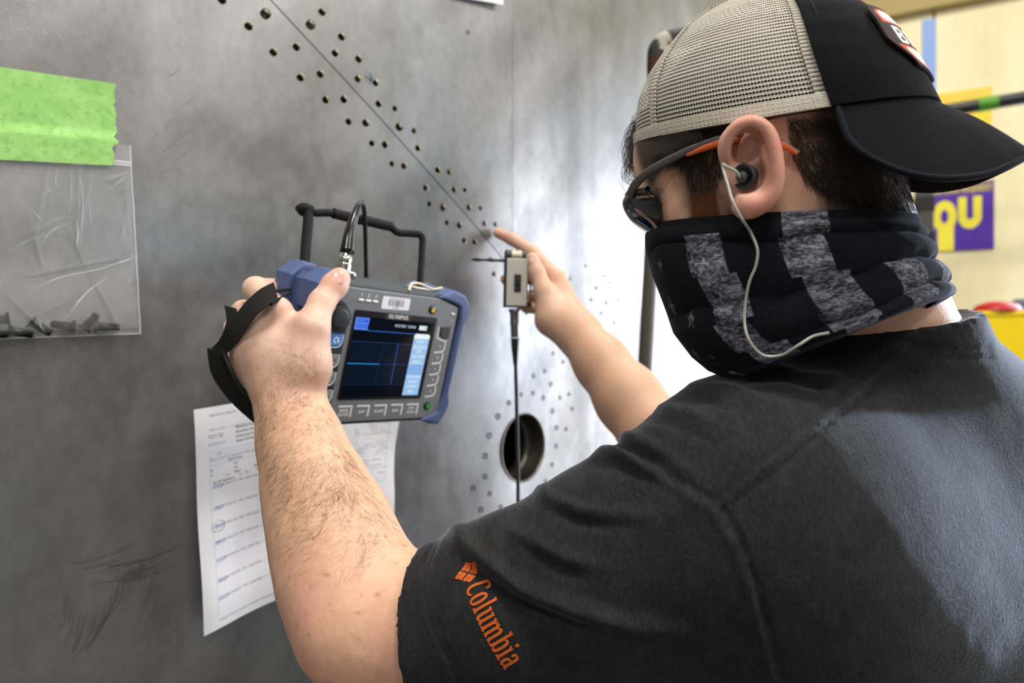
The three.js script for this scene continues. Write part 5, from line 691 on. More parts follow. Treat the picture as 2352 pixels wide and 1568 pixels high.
const gShirt = meshField(shirtF, V(-0.12, 1.06, -1.02), V(0.66, 1.62, -0.38), 0.0034);
{ const p = gShirt.attributes.position, n = gShirt.attributes.normal, q = V(), m = V(); for (let i = 0; i < p.count; i++) { q.fromBufferAttribute(p, i); m.fromBufferAttribute(n, i); q.addScaledVector(m, shirtDisp(q, m)); p.setXYZ(i, q.x, q.y, q.z); } gShirt.computeVertexNormals(); }
const gShirtLow = meshField(shirtF, V(0.0, 0.64, -1.2), V(0.9, 1.075, -0.3), 0.012);
const heather = dataTex(512, 512, (u, v, x, y) => { const a = fbm(x / 26, y / 26, 1, 4), b = fbm(x / 3, y / 7, 5, 3), l = 0.155 + 0.03 * a + 0.05 * b; return [l * 0.99, l * 1.0, l * 1.03]; }, true);
const shirtMat = new THREE.MeshPhysicalMaterial({ color: 0xffffff, map: repeat(heather, 6), specularIntensity: 0.35, roughness: 0.95, bumpMap: repeat(grainNoise, 18), bumpScale: 0.0005, sheen: 1, sheenRoughness: 0.5, sheenColor: new THREE.Color(0.8, 0.88, 1) });
const shirt = part('t_shirt', mergeGeometries([gShirt, gShirtLow].map(g => flatUV(g))), shirtMat, man, 'charcoal short-sleeved t-shirt with orange sleeve lettering');
{ // sleeve print: laid on the cloth along its own normal
  const a = march(shirtF, 1072, 1312, 0.3), b = march(shirtF, 1196, 1562, 0.3), er_ = b.p.clone().sub(a.p), len = er_.length(); er_.normalize(); const mid = march(shirtF, 1130, 1430, 0.3), nn = mid.n, eu = nn.clone().cross(er_).normalize(), W = len + 0.05, Hh = 0.026;
  const tex = canvas(1536, 224, (x, w, h) => {
    x.clearRect(0, 0, w, h); x.fillStyle = '#c65a14'; const s = w / W;                        // pixels per metre
    x.save(); x.translate(0.0155 * s, h * 0.56); x.rotate(Math.PI / 4); const c = 0.0058 * s, g = 0.0008 * s; for (const [i, j, l] of [[-1, -1, 1], [0, -1, 1], [-1, 0, 1], [0, 0, 1]]) { x.fillRect(i * c + g / 2, j * c + g / 2, c - g, c * 0.42); x.fillRect(i * c + g / 2, j * c + c * 0.52, c * 0.45, c * 0.42); x.fillRect(i * c + c * 0.55, j * c + c * 0.52, c * 0.4, c * 0.42); } x.restore();
    x.font = `bold ${0.0185 * s}px serif`; x.textBaseline = 'alphabetic'; x.fillText('Columbia', 0.0245 * s, h * 0.72, 0.0755 * s * (len / 0.1));
  });
  const o = a.p.clone().addScaledVector(er_, -0.0155);
  const g = grid((u, v) => { const q = o.clone().addScaledVector(er_, u * W).addScaledVector(eu, (v - 0.44) * Hh).addScaledVector(nn, 0.03); for (let i = 0; i < 60; i++) { const d = shirtF(q.x, q.y, q.z); if (d < 0.0001) break; q.addScaledVector(nn, -d * 0.8); } const n2 = gradOf(shirtF, q); return q.addScaledVector(n2, shirtDisp(q, n2) + 0.0005); }, 110, 22);
  const m = std(0xffffff, 0.8, 0, { map: tex, alphaTest: 0.5, side: THREE.DoubleSide }); part('sleeve_print', g, m, shirt, 'orange lettering and diamond mark');
}
{ // trousers and boots, mostly out of the picture
  const knee = s => V(PEL.x + 0.02 + s * 0.10, 0.42, PEL.z - 0.02 - s * 0.06), ank = s => V(PEL.x + 0.05 + s * 0.13, 0.10, PEL.z + 0.04 - s * 0.09), hip = s => V(PEL.x + s * 0.08, PEL.y - 0.05, PEL.z - s * 0.05);
  const tf = field([{ f: roundCone(PEL, PEL.clone().setY(PEL.y + 0.06), 0.165, 0.168), k: 0.03 }, ...[-1, 1].flatMap(s => [{ f: roundCone(hip(s), knee(s), 0.105, 0.075), k: 0.05 }, { f: roundCone(knee(s), ank(s), 0.075, 0.062), k: 0.03 }])]);
  part('trousers', flatUV(meshField(tf, V(PEL.x - 0.4, 0.02, PEL.z - 0.4), V(PEL.x + 0.5, 1.0, PEL.z + 0.4), 0.012)), std(0x2a2f3a, 0.9, 0, { bumpMap: repeat(grainNoise, 14), bumpScale: 0.0005 }), man);
  for (const s of [-1, 1]) { const a = ank(s), f = field([{ f: roundCone(V(a.x, 0.06, a.z), V(a.x - 0.12, 0.045, a.z - 0.11), 0.052, 0.04), k: 0.02 }, { f: roundCone(V(a.x, 0.06, a.z), V(a.x, 0.16, a.z), 0.05, 0.052), k: 0.02 }, { f: half(V(0, 0.004, 0), V(0, -1, 0)), k: 0.002, and: true }]); part('boot', flatUV(meshField(f, V(a.x - 0.25, -0.03, a.z - 0.25), V(a.x + 0.1, 0.25, a.z + 0.12), 0.006)), std(0x2b1f17, 0.6), man); }
}
// ---------------------------------------------------------------- neck gaiter: rings from the cheeks down to the collar
const GR = [[1508, 532, 2112, 500, 0.071, 0.002], [1503, 552, 2117, 522, 0.0725, 0.003], [1504, 580, 2122, 545, 0.0735, 0.004], [1520, 638, 2130, 572, 0.073, 0.006], [1543, 700, 2140, 596, 0.0715, 0.007], [1564, 762, 2152, 618, 0.070, 0.007], [1604, 815, 2170, 640, 0.0685, 0.006], [1640, 846, 2176, 660, 0.067, 0.004], [1676, 862, 2166, 680, 0.065, 0.002], [1700, 866, 2150, 690, 0.061, 0.002]];
const gRing = GR.map(([fx, fy, bx, by, w, sag]) => ({ a: onHead(fx, fy, 0), b: onHead(bx, by, 0), w, sag }));
function gaiterAt(u, v, extra = 0) {                                     // u 0 at the face, 0.25 near side, 0.5 nape
  const t = v * (gRing.length - 1), i = Math.min(gRing.length - 2, Math.floor(t)), k = t - i, L = f => mixv(f(gRing[i]), f(gRing[i + 1]), k), sm = k;
  const ax = L(r => r.a.x), ay = L(r => r.a.y), bx = L(r => r.b.x), by = L(r => r.b.y), w = L(r => r.w), sag = L(r => r.sag), th = u * 2 * Math.PI, c = Math.cos(th), s = Math.sin(th), cx = (ax + bx) / 2, cy = (ay + by) / 2, hx = (ax - bx) / 2, hy = (ay - by) / 2;
  const back = smooth(0.25, -0.9, c), n = fbm(Math.cos(th) * 2.2, v * 1.5, s * 2.2, 3);
  const vv = v + 0.10 * n * (1 - back * 0.5) + 0.02 * Math.sin(th * 2);
  const ww = v + 0.085 * n + 0.05 * (1 - c) * (s > 0 ? 1 : 0.8) * smooth(0.0, 0.5, v), sharp = q => 1 - 2 * Math.abs(Math.sin(q)) ** 0.55;
  let fold = -0.0042 * mixv(0.6, 1.15, back) * smooth(0.07, 0.2, v) * sharp(ww * 11.5 + 0.4) * smooth(1.0, 0.6, c);
  fold += 0.0035 * smooth(0.75, 0.93, v) * back * smooth(1, 0.93, v);
  const sq = mixv(0.78, 0.94, smooth(0.4, -0.2, c)), cc = Math.sign(c) * Math.abs(c) ** sq, ss = Math.sign(s) * Math.abs(s) ** sq, r = 1 + (fold + extra) / 0.09;
  return HL(cx + hx * cc * r, cy + hy * cc * r - sag * Math.abs(ss) ** 1.5, w * ss * r);
}
const flag = canvas(2048, 1024, (x, W, Hh) => {
  x.fillStyle = '#12141a'; x.fillRect(0, 0, W, Hh);
  const bar = (u0, u1, v0, v1, c = '#62626e') => { x.fillStyle = c; x.fillRect(u0 * W, v0 * Hh, (u1 - u0) * W, (v1 - v0) * Hh); };
  for (const o of [0, 0.5]) { const f = q => o ? 1 - q : q; const B = (a, b, v0, v1) => bar(Math.min(f(a), f(b)), Math.max(f(a), f(b)), v0, v1); B(0.178, 0.220, 0.16, 0.36); B(0.184, 0.226, 0.36, 0.56); B(0.178, 0.218, 0.56, 0.73); B(0.187, 0.232, 0.73, 0.95); B(0.274, 0.322, 0.0, 0.22); B(0.268, 0.314, 0.22, 0.42); B(0.278, 0.328, 0.42, 0.64); B(0.272, 0.330, 0.64, 0.86); B(0.285, 0.325, 0.86, 0.95); B(0.372, 0.418, 0.42, 0.97); B(0.455, 0.495, 0.5, 0.97); B(0.115, 0.132, 0.86, 1); }
  const star = (u, v, r, a) => { x.save(); x.translate(u * W, v * Hh); x.rotate(a); x.fillStyle = '#4c4d58'; x.beginPath(); for (let i = 0; i < 10; i++) { const q = i % 2 ? r * 0.42 : r, t = i * Math.PI / 5 - Math.PI / 2; x.lineTo(q * Math.cos(t) * 0.62, q * Math.sin(t) * 1.25); } x.fill(); x.restore(); };
  for (const [u, v, r] of [[0.105, 0.46, 40], [0.143, 0.52, 36], [0.10, 0.66, 30], [0.135, 0.70, 26], [0.06, 0.5, 34], [0.066, 0.68, 30], [0.12, 0.3, 30], [0.08, 0.3, 24]]) { star(u, v, r, 0.2); star(1 - u, v, r, -0.2); }
  const im = x.getImageData(0, 0, W, Hh), d = im.data; for (let j = 0; j < Hh; j++) for (let i = 0; i < W; i++) { const k = (j * W + i) * 4, b = d[k] / 90, n = fbm(i / 7, j / 9, 1, 3) * 0.75 + fbm(i / 40, j / 40, 4, 3) * 0.5, w = fbm(i / 3, j / 4, 9, 2), m = 1 + n * (0.3 + b * 0.9) + 0.25 * w; for (let q = 0; q < 3; q++) d[k + q] = clamp(d[k + q] * m + w * 5, 0, 255); } x.putImageData(im, 0, 0);
});
flag.wrapS = THREE.RepeatWrapping;
const gaiterMat = new THREE.MeshPhysicalMaterial({ color: 0xffffff, map: flag, specularIntensity: 0.35, roughness: 0.92, bumpMap: repeat(grainNoise, 10, 6), bumpScale: 0.0005, sheen: 0.35, sheenRoughness: 0.3, sheenColor: new THREE.Color(0.6, 0.7, 0.85) });
part('neck_gaiter', slab((u, v) => gaiterAt(1 - u, 1 - v), 260, 150, 0.0012, (u, v) => [1 - u, v]), gaiterMat, man, 'dark neck gaiter printed with pale stripes and stars');
// ---------------------------------------------------------------- trucker cap, worn backwards
const capPx = [[1474, 346], [1473, 300], [1479, 250], [1500, 198], [1530, 150], [1566, 105], [1612, 66], [1664, 35], [1732, 8], [1800, -6], [1860, -10], [1920, -1], [1970, 20], [2012, 48], [2052, 88], [2086, 133], [2120, 185], [2149, 240]];
const capL = capPx.map(p => onHead(p[0], p[1], 0)), capA = capL[0], capB = capL[capL.length - 1], e1 = V(capA.x - capB.x, capA.y - capB.y, 0).normalize(), e2 = V(-e1.y, e1.x, 0).multiplyScalar(-1); if (e2.y < 0) e2.negate();
const capQ = capL.map(p => [(p.x - capB.x) * e1.x + (p.y - capB.y) * e1.y, (p.x - capB.x) * e2.x + (p.y - capB.y) * e2.y]), capTop = Math.max(...capQ.map(q => q[1])), capI = capQ.findIndex(q => q[1] === capTop);
const branch = (list, h) => { for (let i = 0; i < list.length - 1; i++) { const [x0, h0] = list[i], [x1, h1] = list[i + 1]; if (h >= Math.min(h0, h1) && h <= Math.max(h0, h1)) return mixv(x0, x1, Math.abs(h1 - h0) < 1e-6 ? 0 : (h - h0) / (h1 - h0)); } return list[list.length - 1][0]; };
const capF = capQ.slice(0, capI + 1), capR = capQ.slice(capI).reverse(), CAPW = 0.0835;
function capAt(phi, t, off = 0) {                                        // phi 0 front (his face), 90 degrees near side, 180 the black panel; t 0 rim, 1 top
  const h = capTop * Math.sin(clamp(t, 0, 0.9999) * Math.PI / 2) * 0.9995, xf = branch(capF, h), xr = branch(capR, h), m = (xf + xr) / 2, a = (xf - xr) / 2 + off, a0 = (capF[0][0] - capR[0][0]) / 2, b = CAPW * Math.pow(Math.max(a, 0) / a0, 0.86) * (1 + 0.10 * Math.sin(Math.PI * Math.min(1, h / capTop * 0.8))) + off, c = Math.cos(phi), s = Math.sin(phi);
  const X = m + a * c, Y = h + off * t - 0.0145 * Math.abs(s) ** 1.6 * (1 - t) ** 1.2;
  return HL(capB.x + e1.x * X + e2.x * Y, capB.y + e1.y * X + e2.y * Y, b * s);
}
let PHS = 1.9; { let best = 1e9; for (let q = 1.3; q < 2.8; q += 0.005) { const e = Math.abs(toPx(capAt(q, 0))[0] - 1912); if (e < best) { best = e; PHS = q; } } }
const cap = new THREE.Group(); cap.name = 'trucker_cap'; cap.userData.label = 'trucker cap with cream mesh, black front panel and black bill'; man.add(cap);
const netA = canvas(64, 128, (x, W, Hh) => { x.fillStyle = '#fff'; x.fillRect(0, 0, W, Hh); x.fillStyle = '#000'; for (const [X, Y] of [[16, 30], [48, 94]]) for (const o of [-64, 0, 64]) { x.beginPath(); x.ellipse(X + o, Y, 15, 17, 0.25, 0, 7); x.fill(); } for (const [X, Y] of [[48, 30], [16, 94]]) { x.beginPath(); x.ellipse(X, Y, 14, 16, -0.25, 0, 7); x.fill(); } });
netA.colorSpace = THREE.NoColorSpace; netA.wrapS = netA.wrapT = THREE.RepeatWrapping; netA.repeat.set(1 / 0.0042, 1 / 0.0062);
const netB = canvas(64, 128, (x, W, Hh) => { const g = x.createLinearGradient(0, 0, 0, 64); g.addColorStop(0, '#fff'); g.addColorStop(0.5, '#333'); g.addColorStop(1, '#fff'); x.fillStyle = g; x.fillRect(0, 0, W, 64); x.save(); x.translate(0, 64); x.fillRect(0, 0, W, 64); x.restore(); for (let i = 0; i < 8; i++) { x.fillStyle = 'rgba(0,0,0,.3)'; x.fillRect(i * 8, 0, 3, 128); } });
netB.colorSpace = THREE.NoColorSpace; netB.wrapS = netB.wrapT = THREE.RepeatWrapping; netB.repeat.set(1 / 0.0042, 1 / 0.0062);
const creamC = new THREE.Color(0.74, 0.69, 0.58), net = new THREE.MeshStandardMaterial({ color: creamC, roughness: 0.85, alphaMap: netA, alphaTest: 0.5, bumpMap: netB, bumpScale: 0.0006, side: THREE.DoubleSide });
const capUV = (f0, f1) => (u, v) => [mixv(f0, f1, u) * 0.098, v * 0.17];
part('mesh_crown', grid((u, v) => capAt(mixv(PHS, -PHS, u), v * 0.99), 140, 60, capUV(PHS, -PHS)), net, cap, 'cream open mesh');
const black = std(0x0a0b0e, 0.92, 0, { specularIntensity: 0.3, bumpMap: repeat(grainNoise, 12), bumpScale: 0.0004, sheen: 0.12, sheenRoughness: 0.4, sheenColor: new THREE.Color(0.3, 0.35, 0.45) });
part('front_panel', slab((u, v) => { const ph = mixv(2 * Math.PI - PHS, PHS - 0.012, u), t = v * 0.995; return capAt(ph, t, 0.0018 + 0.0012 * fbm(ph * 3, t * 4, 1, 3) * (1 - t)); }, 110, 60, 0.0016, (u, v) => [u * 0.3, v * 0.2]), black, cap, 'black cloth front panel');
const cream = std(creamC, 0.85, 0, { bumpMap: repeat(grainNoise, 20), bumpScale: 0.0006 });
const strip = (f0, f1, t0, t1, off, nu = 80) => slab((u, v) => capAt(mixv(f1, f0, u), mixv(t0, t1, v), off), nu, 8, 0.001, (u, v) => [u * 0.3, v * 0.02]);
part('rim_band', strip(-PHS, PHS, 0.0, 0.052, 0.0014, 120), net, cap, 'folded cream rim');
for (const s of [-1, 1]) { part('seam_tape', slab((u, v) => capAt(s * mixv(0.80, 0.865, u), v * 0.985, 0.0012), 6, 60, 0.0008, (u, v) => [u * 0.01, v * 0.17]), net, cap); part('seam_tape', slab((u, v) => capAt(s * (PHS - mixv(0.075, 0.005, u)), v * 0.985, 0.0011), 6, 60, 0.0008, (u, v) => [u * 0.01, v * 0.17]), net, cap); }
part('stitching', tube(Array.from({ length: 24 }, (_, i) => capAt(PHS + 0.10, i / 24, 0.0026)), 0.0004, 60, 5), std(0x1c2024, 0.8), cap);
part('sweatband', slab((u, v) => capAt(u * 2 * Math.PI, v * 0.16, -0.0022), 120, 6, 0.001), std(0x0b0c0e, 0.95), cap, 'dark inner band');
for (const s of [-1, 1]) part('inner_band', slab((u, v) => capAt(s * mixv(0.12, 1.75, s > 0 ? u : 1 - u), 0, -0.003).addScaledVector(hU, -0.0085 * (1 - v) * Math.sin(Math.PI * clamp(u * 1.05, 0, 1)) ** 0.5), 40, 4, 0.001), std(0x060607, 0.95), cap, 'black inner band below the rim');
part('top_button', (() => { const g = new THREE.SphereGeometry(0.006, 20, 12); g.scale(1, 0.6, 1); const c = capAt(0, 1, 0.002); g.translate(c.x, c.y, c.z); return g; })(), black, cap);
{ // bill: from the rim of the black panel out and down behind his neck
  const B0 = PHS + 0.02, att = q => capAt(mixv(B0, 2 * Math.PI - B0, q), 0.0, 0.0012), ctl = [[1960, 330, 0.086], [2050, 383, 0.083], [2140, 404, 0.074], [2250, 399, 0.052], [2335, 368, 0.026]].map(([x, y, z]) => onHead(x, y, z)), tip = onHead(2372, 348, 0.0);
  const near = [att(0), ...ctl.map(q => HL(q.x, q.y, q.z))], far = [...ctl].reverse().map(q => HL(q.x, q.y + 0.024 * q.z / 0.083, -q.z)), edge = new THREE.CatmullRomCurve3([...near, HL(tip.x, tip.y, 0), ...far, att(1)], false, 'centripetal');
  const f = (u, v) => { const a = att(u), b = edge.getPoint(u), p = a.clone().lerp(b, v), arch = Math.sin(Math.PI * v) * 0.006 * Math.sin(Math.PI * u); return p.addScaledVector(hU, arch); };
  part('bill', slab((u, v) => f(1 - u, v), 120, 30, 0.0030, (u, v) => [u * 0.24, v * 0.08]), black, cap, 'curved black bill');
  part('bill_edge', tube(Array.from({ length: 60 }, (_, i) => f(i / 59, 0.995).addScaledVector(hU, -0.0014)), 0.0021, 160, 8), std(0x14181f, 0.9, 0, { specularIntensity: 0.3, sheen: 0.15, sheenRoughness: 0.4, sheenColor: new THREE.Color(0.4, 0.5, 0.65) }), cap);
  // embroidered patch on the black panel
  const pt = canvas(640, 640, (x, W, Hh) => {
    x.fillStyle = '#2a170d'; x.fillRect(0, 0, W, Hh); const sh = (m, c) => { x.fillStyle = c; x.beginPath(); x.roundRect(m, m, W - 2 * m, Hh - 2 * m, 60); x.fill(); };
    sh(34, '#e8573a'); x.fillStyle = '#f6e9d4'; x.beginPath(); x.roundRect(56, 52, W - 112, 130, 40); x.fill(); x.fillStyle = '#2a170d'; x.fillRect(34, 196, W - 68, 230); x.fillStyle = '#e8573a'; x.fillRect(34, 186, W - 68, 12); x.fillRect(34, 424, W - 68, 16);
    x.fillStyle = '#f6e9d4'; x.beginPath(); x.roundRect(60, 440, W - 120, 142, 40); x.fill(); x.fillStyle = '#d8404a'; x.beginPath(); x.moveTo(330, 280); x.lineTo(420, 600); x.lineTo(520, 600); x.lineTo(380, 270); x.fill();
    x.fillStyle = '#3a2a20'; x.font = 'bold 74px serif'; x.textAlign = 'center'; x.fillText('CLEV', W * 0.46, 150, 200); x.fillStyle = '#fbf6ea'; x.font = 'bold 250px sans-serif'; x.textAlign = 'left'; x.fillText('BRO', 66, 402, 330);
  });
  const hw = v => 0.54 * (v > 0.9 ? 0.93 + 0.07 * (1 - v) / 0.1 : v < 0.45 ? 0.62 + 0.38 * smooth(0, 0.45, v) : 1);
  part('badge', slab((u, v) => { const w = hw(v), tt = mixv(0.10, 0.43, v) - (v < 0.45 ? 0.03 * Math.abs(u - 0.5) * -2 * (0.45 - v) / 0.45 : 0); return capAt(Math.PI + mixv(w, -w, u), tt, 0.0045); }, 40, 30, 0.0016, (u, v) => [1 - u, v]), std(0xffffff, 0.8, 0, { map: pt, bumpMap: repeat(grainNoise, 3), bumpScale: 0.0004 }), cap, 'embroidered badge with red, cream and dark brown bands');
}
// ---------------------------------------------------------------- sunglasses
const HP = (px, py, z) => { const q = onHead(px, py, z); return HL(q.x, q.y, z); };
function bar(pts, hs, ths, across, nu = 60, nr = 12) {                    // swept oval section: half height hs, half thickness ths along direction across
  const c = new THREE.CatmullRomCurve3(pts, false, 'centripetal'); const g = grid((u, v) => { const p = c.getPoint(u), t = c.getTangent(u), k = u * (hs.length - 1), i = Math.min(hs.length - 2, Math.floor(k)), h = mixv(hs[i], hs[i + 1], k - i), th = mixv(ths[i], ths[i + 1], k - i), up = t.clone().cross(across).normalize(), ac = up.clone().cross(t).normalize(), a = v * 2 * Math.PI; const cs = Math.cos(a), sn = Math.sin(a); return p.addScaledVector(up, h * Math.sign(cs) * Math.abs(cs) ** 0.7).addScaledVector(ac, th * Math.sign(sn) * Math.abs(sn) ** 0.7); }, nu, nr); return g;
}
{
  const t = thing('sunglasses', 'wraparound sunglasses with dark mirror lenses and grey and orange temples', 'sunglasses', V(0, 0, 0));
  const greyM = std(0x55504d, 0.35, 0.1), orangeM = std(0xc8591a, 0.5), lensM = new THREE.MeshPhysicalMaterial({ color: 0x0b0d10, roughness: 0.06, metalness: 0.35, clearcoat: 1, clearcoatRoughness: 0.03 });
  const mir = p => { const q = toHead(p); return HL(q.x, q.y, -q.z); };
  const arm = [HP(1447, 447, 0.048), HP(1462, 420, 0.060), HP(1490, 395, 0.067), HP(1540, 366, 0.0725), HP(1600, 338, 0.0765), HP(1660, 318, 0.0785), HP(1720, 314, 0.069), HP(1790, 328, 0.0735), HP(1835, 352, 0.073)];
  const und = [HP(1578, 357, 0.0765), HP(1620, 340, 0.0785), HP(1668, 326, 0.0798), HP(1740, 320, 0.0695), HP(1800, 335, 0.0745), HP(1832, 354, 0.074)];
  const T = [HP(1488, 434, 0.058), HP(1519, 462, 0.0575), HP(1519, 500, 0.056), HP(1509, 538, 0.050)], Mm = [HP(1443, 446, 0.036), HP(1439, 464, 0.036), HP(1455, 500, 0.035), HP(1500, 538, 0.036)];
  const cT = new THREE.CatmullRomCurve3(T), cM = new THREE.CatmullRomCurve3(Mm), lens = (u, v) => { const a = cT.getPoint(v), b = cM.getPoint(v), q = toHead(b), n = HL(q.x + 0.004, q.y + 0.001, 0.012), c = b.clone().multiplyScalar(2).addScaledVector(a, -0.5).addScaledVector(n, -0.5); return a.multiplyScalar((1 - u) ** 2).addScaledVector(c, 2 * u * (1 - u)).addScaledVector(n, u * u); };
  for (const s of [1, -1]) {
    const f = s > 0 ? p => p : mir;
    part('lens', slab((u, v) => f(lens(s > 0 ? u : 1 - u, 1 - v)), 30, 30, 0.0018), lensM, t, 'dark mirror lens');
    part('temple', bar(arm.map(f), [0.0036, 0.0036, 0.0033, 0.0030, 0.0026, 0.0024, 0.0024, 0.0022, 0.0018], [0.002, 0.002, 0.0018, 0.0016, 0.0014, 0.0014, 0.0014, 0.0014, 0.0012], hL), greyM, t, 'grey temple');
    part('temple_grip', bar(und.map(f), [0.0010, 0.0022, 0.0026, 0.0026, 0.0022, 0.0012], [0.001, 0.0017, 0.0017, 0.0017, 0.0016, 0.001], hL), orangeM, t, 'orange rubber grip');
    part('top_rim', tube([0, 0.25, 0.5, 0.75, 1].map(u => f(lens(u, 0.0))), 0.0024, 30, 10), greyM, t);
    part('lower_rim', tube([...[0.1, 0.4, 0.7, 0.98].map(v => f(lens(0.42, v))), f(lens(0.1, 1)), f(lens(0.02, 0.85))], 0.0008, 40, 8), std(0xc9b8b4, 0.3), t, 'thin pale lower edge');
    part('nose_pad', moved(new THREE.SphereGeometry(0.004, 12, 8), ...toArr(HL(0.098, 0.004, s * 0.011))), greyM, t);
  }
  part('bridge', tube([HL(...xyz(lens(1, 0.05), 0.012)), HL(toHead(lens(1, 0.05)).x + 0.001, toHead(lens(1, 0.05)).y + 0.001, 0), HL(...xyz(lens(1, 0.05), -0.012))], 0.0026, 16, 10), greyM, t);
}
function toArr(v) { return [v.x, v.y, v.z]; }
function xyz(p, z) { const q = toHead(p); return [q.x, q.y, z]; }
// ---------------------------------------------------------------- corded ear plug
{
  const c = P(1711, 405, 0.4775), t = thing('ear_plug', 'dark grey flanged ear plug on a clear cord that hangs over the neck gaiter', 'ear plug', c), dir = hL.clone().multiplyScalar(0.86).addScaledVector(hF, 0.42).addScaledVector(hU, -0.06).normalize(), L = p => p.sub(c);
  const grey = std(0x3d4143, 0.55), q = new THREE.Quaternion().setFromUnitVectors(V(0, 1, 0), dir), put = g => { g.scale(1.5, 1.1, 1.5); g.applyQuaternion(q); return g; };
  part('flange', put(lathe([[0.0008, -0.0075], [0.0035, -0.007], [0.0052, -0.002], [0.0058, 0.0012], [0.0056, 0.0022], [0.0049, 0.0021], [0.0040, 0.0008], [0.0030, -0.0008], [0, -0.001]], 36)), grey, t);
  part('stem', put(lathe([[0, -0.001], [0.0024, -0.001], [0.0022, 0.0022], [0.0026, 0.0026], [0.0023, 0.0046], [0.001, 0.0052], [0, 0.0052]], 20)), std(0x4a4e50, 0.5), t);
  // cord: out of the stem, forward loop, then down over the cloth
  const over = (px, py, off) => { let best = null, bd = 1e9; for (let u = 0.1; u < 0.5; u += 0.01) for (let v = 0; v <= 1; v += 0.02) { const p = gaiterAt(u, v), s = toPx(p), e = (s[0] - px) ** 2 + (s[1] - py) ** 2; if (e < bd) { bd = e; best = p; } } const d = -best.z - off; return P(px, py, d); };
  const pts = [c.clone().addScaledVector(dir, 0.005), P(1690, 393, 0.4735), P(1668, 382, 0.474), P(1659, 377, 0.475), P(1661, 388, 0.475), P(1672, 425, 0.470), P(1684, 465, 0.465), P(1702, 500, 0.467), over(1725, 535, 0.005), over(1740, 575, 0.0045), over(1736, 610, 0.0045), over(1722, 645, 0.0045), over(1713, 690, 0.0045), over(1710, 735, 0.005), over(1716, 770, 0.006), over(1732, 798, 0.008)];
  const sh = (px, py, off) => { const m = march(shirtF, px, py, 0.3), a = m ? -m.p.z - shirtDisp(m.p, m.n) : 0.55, b = -over(px, py, 0).z, q = toPx(gaiterAt(0.25, 1)); let near = 1e9; for (let u = 0.1; u < 0.5; u += 0.02) for (let v = 0.5; v <= 1; v += 0.05) { const s = toPx(gaiterAt(u, v)); near = Math.min(near, Math.hypot(s[0] - px, s[1] - py)); } return P(px, py, (near < 45 ? Math.min(a, b) : a) - off); };
  const e = [sh(1757, 817, 0.004), sh(1795, 815, 0.004), sh(1835, 792, 0.004), sh(1868, 772, 0.003), sh(1905, 764, 0.001)];
  part('cord', tube([...pts, ...e].map(L), 0.00105, 260, 10), new THREE.MeshPhysicalMaterial({ color: 0xd2d2c8, roughness: 0.25, clearcoat: 0.8, transmission: 0.25, thickness: 0.002 }), t, 'clear vinyl cord');
}
// ---------------------------------------------------------------- hair
const inside = (pl, x, y) => { let c = false; for (let i = 0, j = pl.length - 1; i < pl.length; j = i++) { const [xi, yi] = pl[i], [xj, yj] = pl[j]; if ((yi > y) !== (yj > y) && x < (xj - xi) * (y - yi) / (yj - yi) + xi) c = !c; } return c; };
function growOn(f, pl, count, len, dirFn, lift, w, keep) {
  const b = [Math.min(...pl.map(q => q[0])), Math.max(...pl.map(q => q[0])), Math.min(...pl.map(q => q[1])), Math.max(...pl.map(q => q[1]))], out = [];
  for (let i = 0, tries = 0; i < count && tries < count * 6; tries++) {
    const x = rr(b[0], b[1]), y = rr(b[2], b[3]); if (!inside(pl, x, y) || (keep && rnd() > keep(x, y))) continue; const m = march(f, x, y, 0.35, 1.0); if (!m || m.p.length() > 5) continue; i++;
    const d = dirFn(x, y, m).clone(); d.addScaledVector(m.n, -d.dot(m.n)).normalize(); const l = rr(len[0], len[1]), side = m.n.clone().cross(d), cu = rr(-0.5, 0.5), pts = [];
    for (let k = 0; k <= 4; k++) { const t = k / 4; pts.push(m.p.clone().addScaledVector(d, l * t * (1 - 0.15 * t)).addScaledVector(m.n, -0.0006 + l * lift * (t - 0.45 * t * t) * 2).addScaledVector(side, l * cu * t * t * 0.6)); }
    pts.w = w * rr(0.7, 1.2); out.push(pts);
  }
  return out;
}
const dirPx = (ax, ay, jitter = 0.3) => (x, y, m) => { const s = rr(-jitter, jitter), c = Math.cos(s), q = Math.sin(s), X = ax * c - ay * q, Y = ax * q + ay * c; return P(x + X, y + Y, -m.p.z).sub(P(x, y, -m.p.z)).normalize(); };
const darkHair = std(new THREE.Color(0.035, 0.021, 0.013), 0.5), auburn = std(new THREE.Color(0.27, 0.095, 0.028), 0.5), armHairM = std(new THREE.Color(0.05, 0.028, 0.016), 0.55);
const stuffPart = (name, g, m, label) => { const o = part(name, g, m, man, label); o.userData.kind = 'stuff'; return o; };
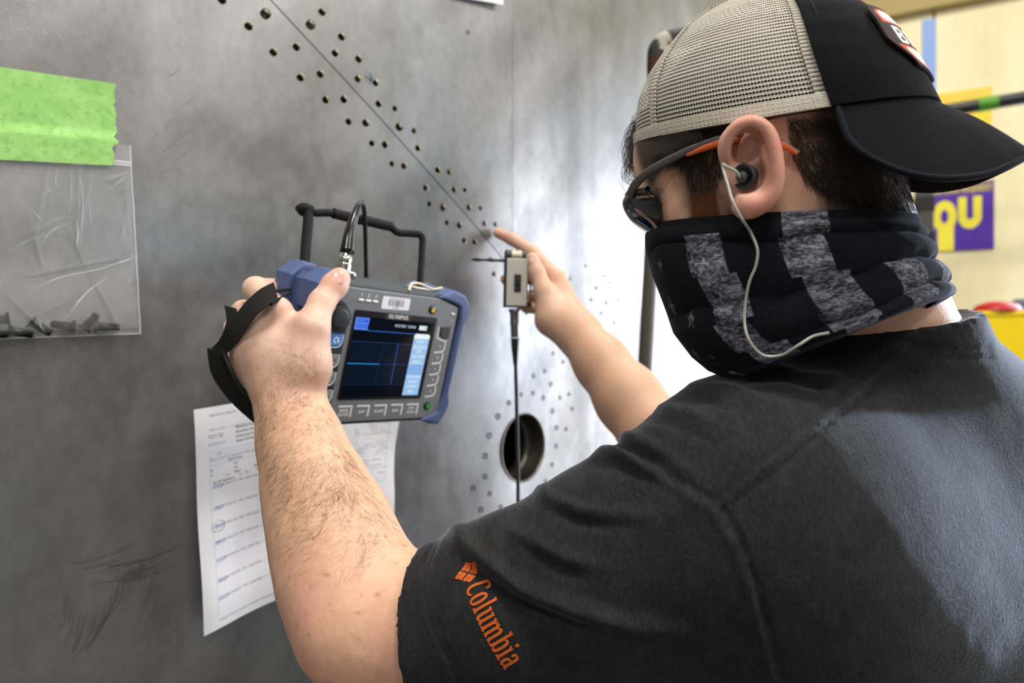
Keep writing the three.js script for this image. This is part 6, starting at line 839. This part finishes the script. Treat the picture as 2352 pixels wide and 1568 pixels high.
{
  const nape = [[1800, 262], [1900, 262], [2010, 330], [2128, 400], [2125, 520], [2100, 530], [2040, 490], [1960, 462], [1890, 440], [1840, 405], [1810, 350]];
  const side = [[1540, 345], [1672, 320], [1668, 378], [1648, 400], [1642, 440], [1590, 440], [1575, 390]], beard = [[1590, 430], [1642, 430], [1652, 470], [1668, 510], [1690, 545], [1560, 545], [1575, 510], [1592, 480]];
  const strandsDark = [...growOn(headF, nape, 5200, [0.009, 0.016], dirPx(0.55, 0.85, 0.35), 0.16, 0.00011, (x, y) => 0.25 + 0.75 * smooth(500, 430, y - 0.28 * (x - 1900))), ...growOn(headF, [[1492, 352], [1600, 308], [1668, 290], [1670, 322], [1580, 352], [1510, 372]], 900, [0.008, 0.014], dirPx(-0.2, 1, 0.4), 0.14, 0.0001), ...growOn(headF, side, 1800, [0.008, 0.014], dirPx(-0.1, 1, 0.35), 0.14, 0.0001)];
  // loose curls before the forehead, under the mesh
  for (let i = 0; i < 420; i++) { const y0 = rr(250, 345), z = rr(-0.02, 0.03), a = HP(1482, y0, z), n = 14, pts = [], r = rr(0.002, 0.0055), k = rr(0.6, 1.7), l = rr(0.010, 0.026), ph = rr(0, 6); for (let j = 0; j <= n; j++) { const t = j / n; pts.push(a.clone().addScaledVector(hF, l * Math.sin(t * 2.2) + r * 0.7 * Math.sin(ph + t * 7 * k) - r * 0.7 * Math.sin(ph)).addScaledVector(hU, -0.022 * t + r * Math.cos(ph + t * 7 * k) - r * Math.cos(ph)).addScaledVector(hL, rr(-0.0004, 0.0004) + 0.004 * Math.sin(t * 3 + ph))); } pts.w = 0.0002; strandsDark.push(pts); }
  stuffPart('hair', strands(strandsDark, 0.00011), darkHair, 'short dark brown hair at temple and nape');
  stuffPart('beard', strands(growOn(headF, beard, 2400, [0.006, 0.012], dirPx(-0.25, 1, 0.5), 0.22, 0.00012), 0.00012), auburn, 'reddish brown beard before the ear');
  part('eyelashes', strands(growOn(headF, [[1500, 430], [1525, 430], [1525, 448], [1500, 448]], 40, [0.005, 0.008], dirPx(-1, 0.1, 0.3), 0.5, 0.0001), 0.0001), darkHair, man);
  const arm = [[585, 890], [738, 890], [775, 1000], [830, 1085], [905, 1200], [930, 1250], [800, 1330], [690, 1420], [655, 1350], [630, 1200], [612, 1080], [598, 970]], hand = [[560, 830], [735, 830], [738, 890], [585, 890]];
  const keepA = (x, y) => smooth(1400, 1020, y) * (0.55 + 0.45 * vnoise(x / 60, y / 60, 3)), dirA = (x, y, m) => dirPx(-0.35 + 0.9 * vnoise(x / 120, y / 90, 5), 0.95, 0.7)(x, y, m);
  stuffPart('arm_hair', strands([...growOn(armLF, arm, 3600, [0.008, 0.016], dirA, 0.14, 0.000062, keepA), ...growOn(armLF, [[555, 760], [735, 780], [738, 890], [585, 890]], 650, [0.005, 0.010], dirA, 0.14, 0.00005)], 0.00006), armHairM, 'fine brown forearm hair');
}
scene.traverse(o => { if (o.isMesh) { o.castShadow = true; o.receiveShadow = true; } });
renderer.render(scene, camera);
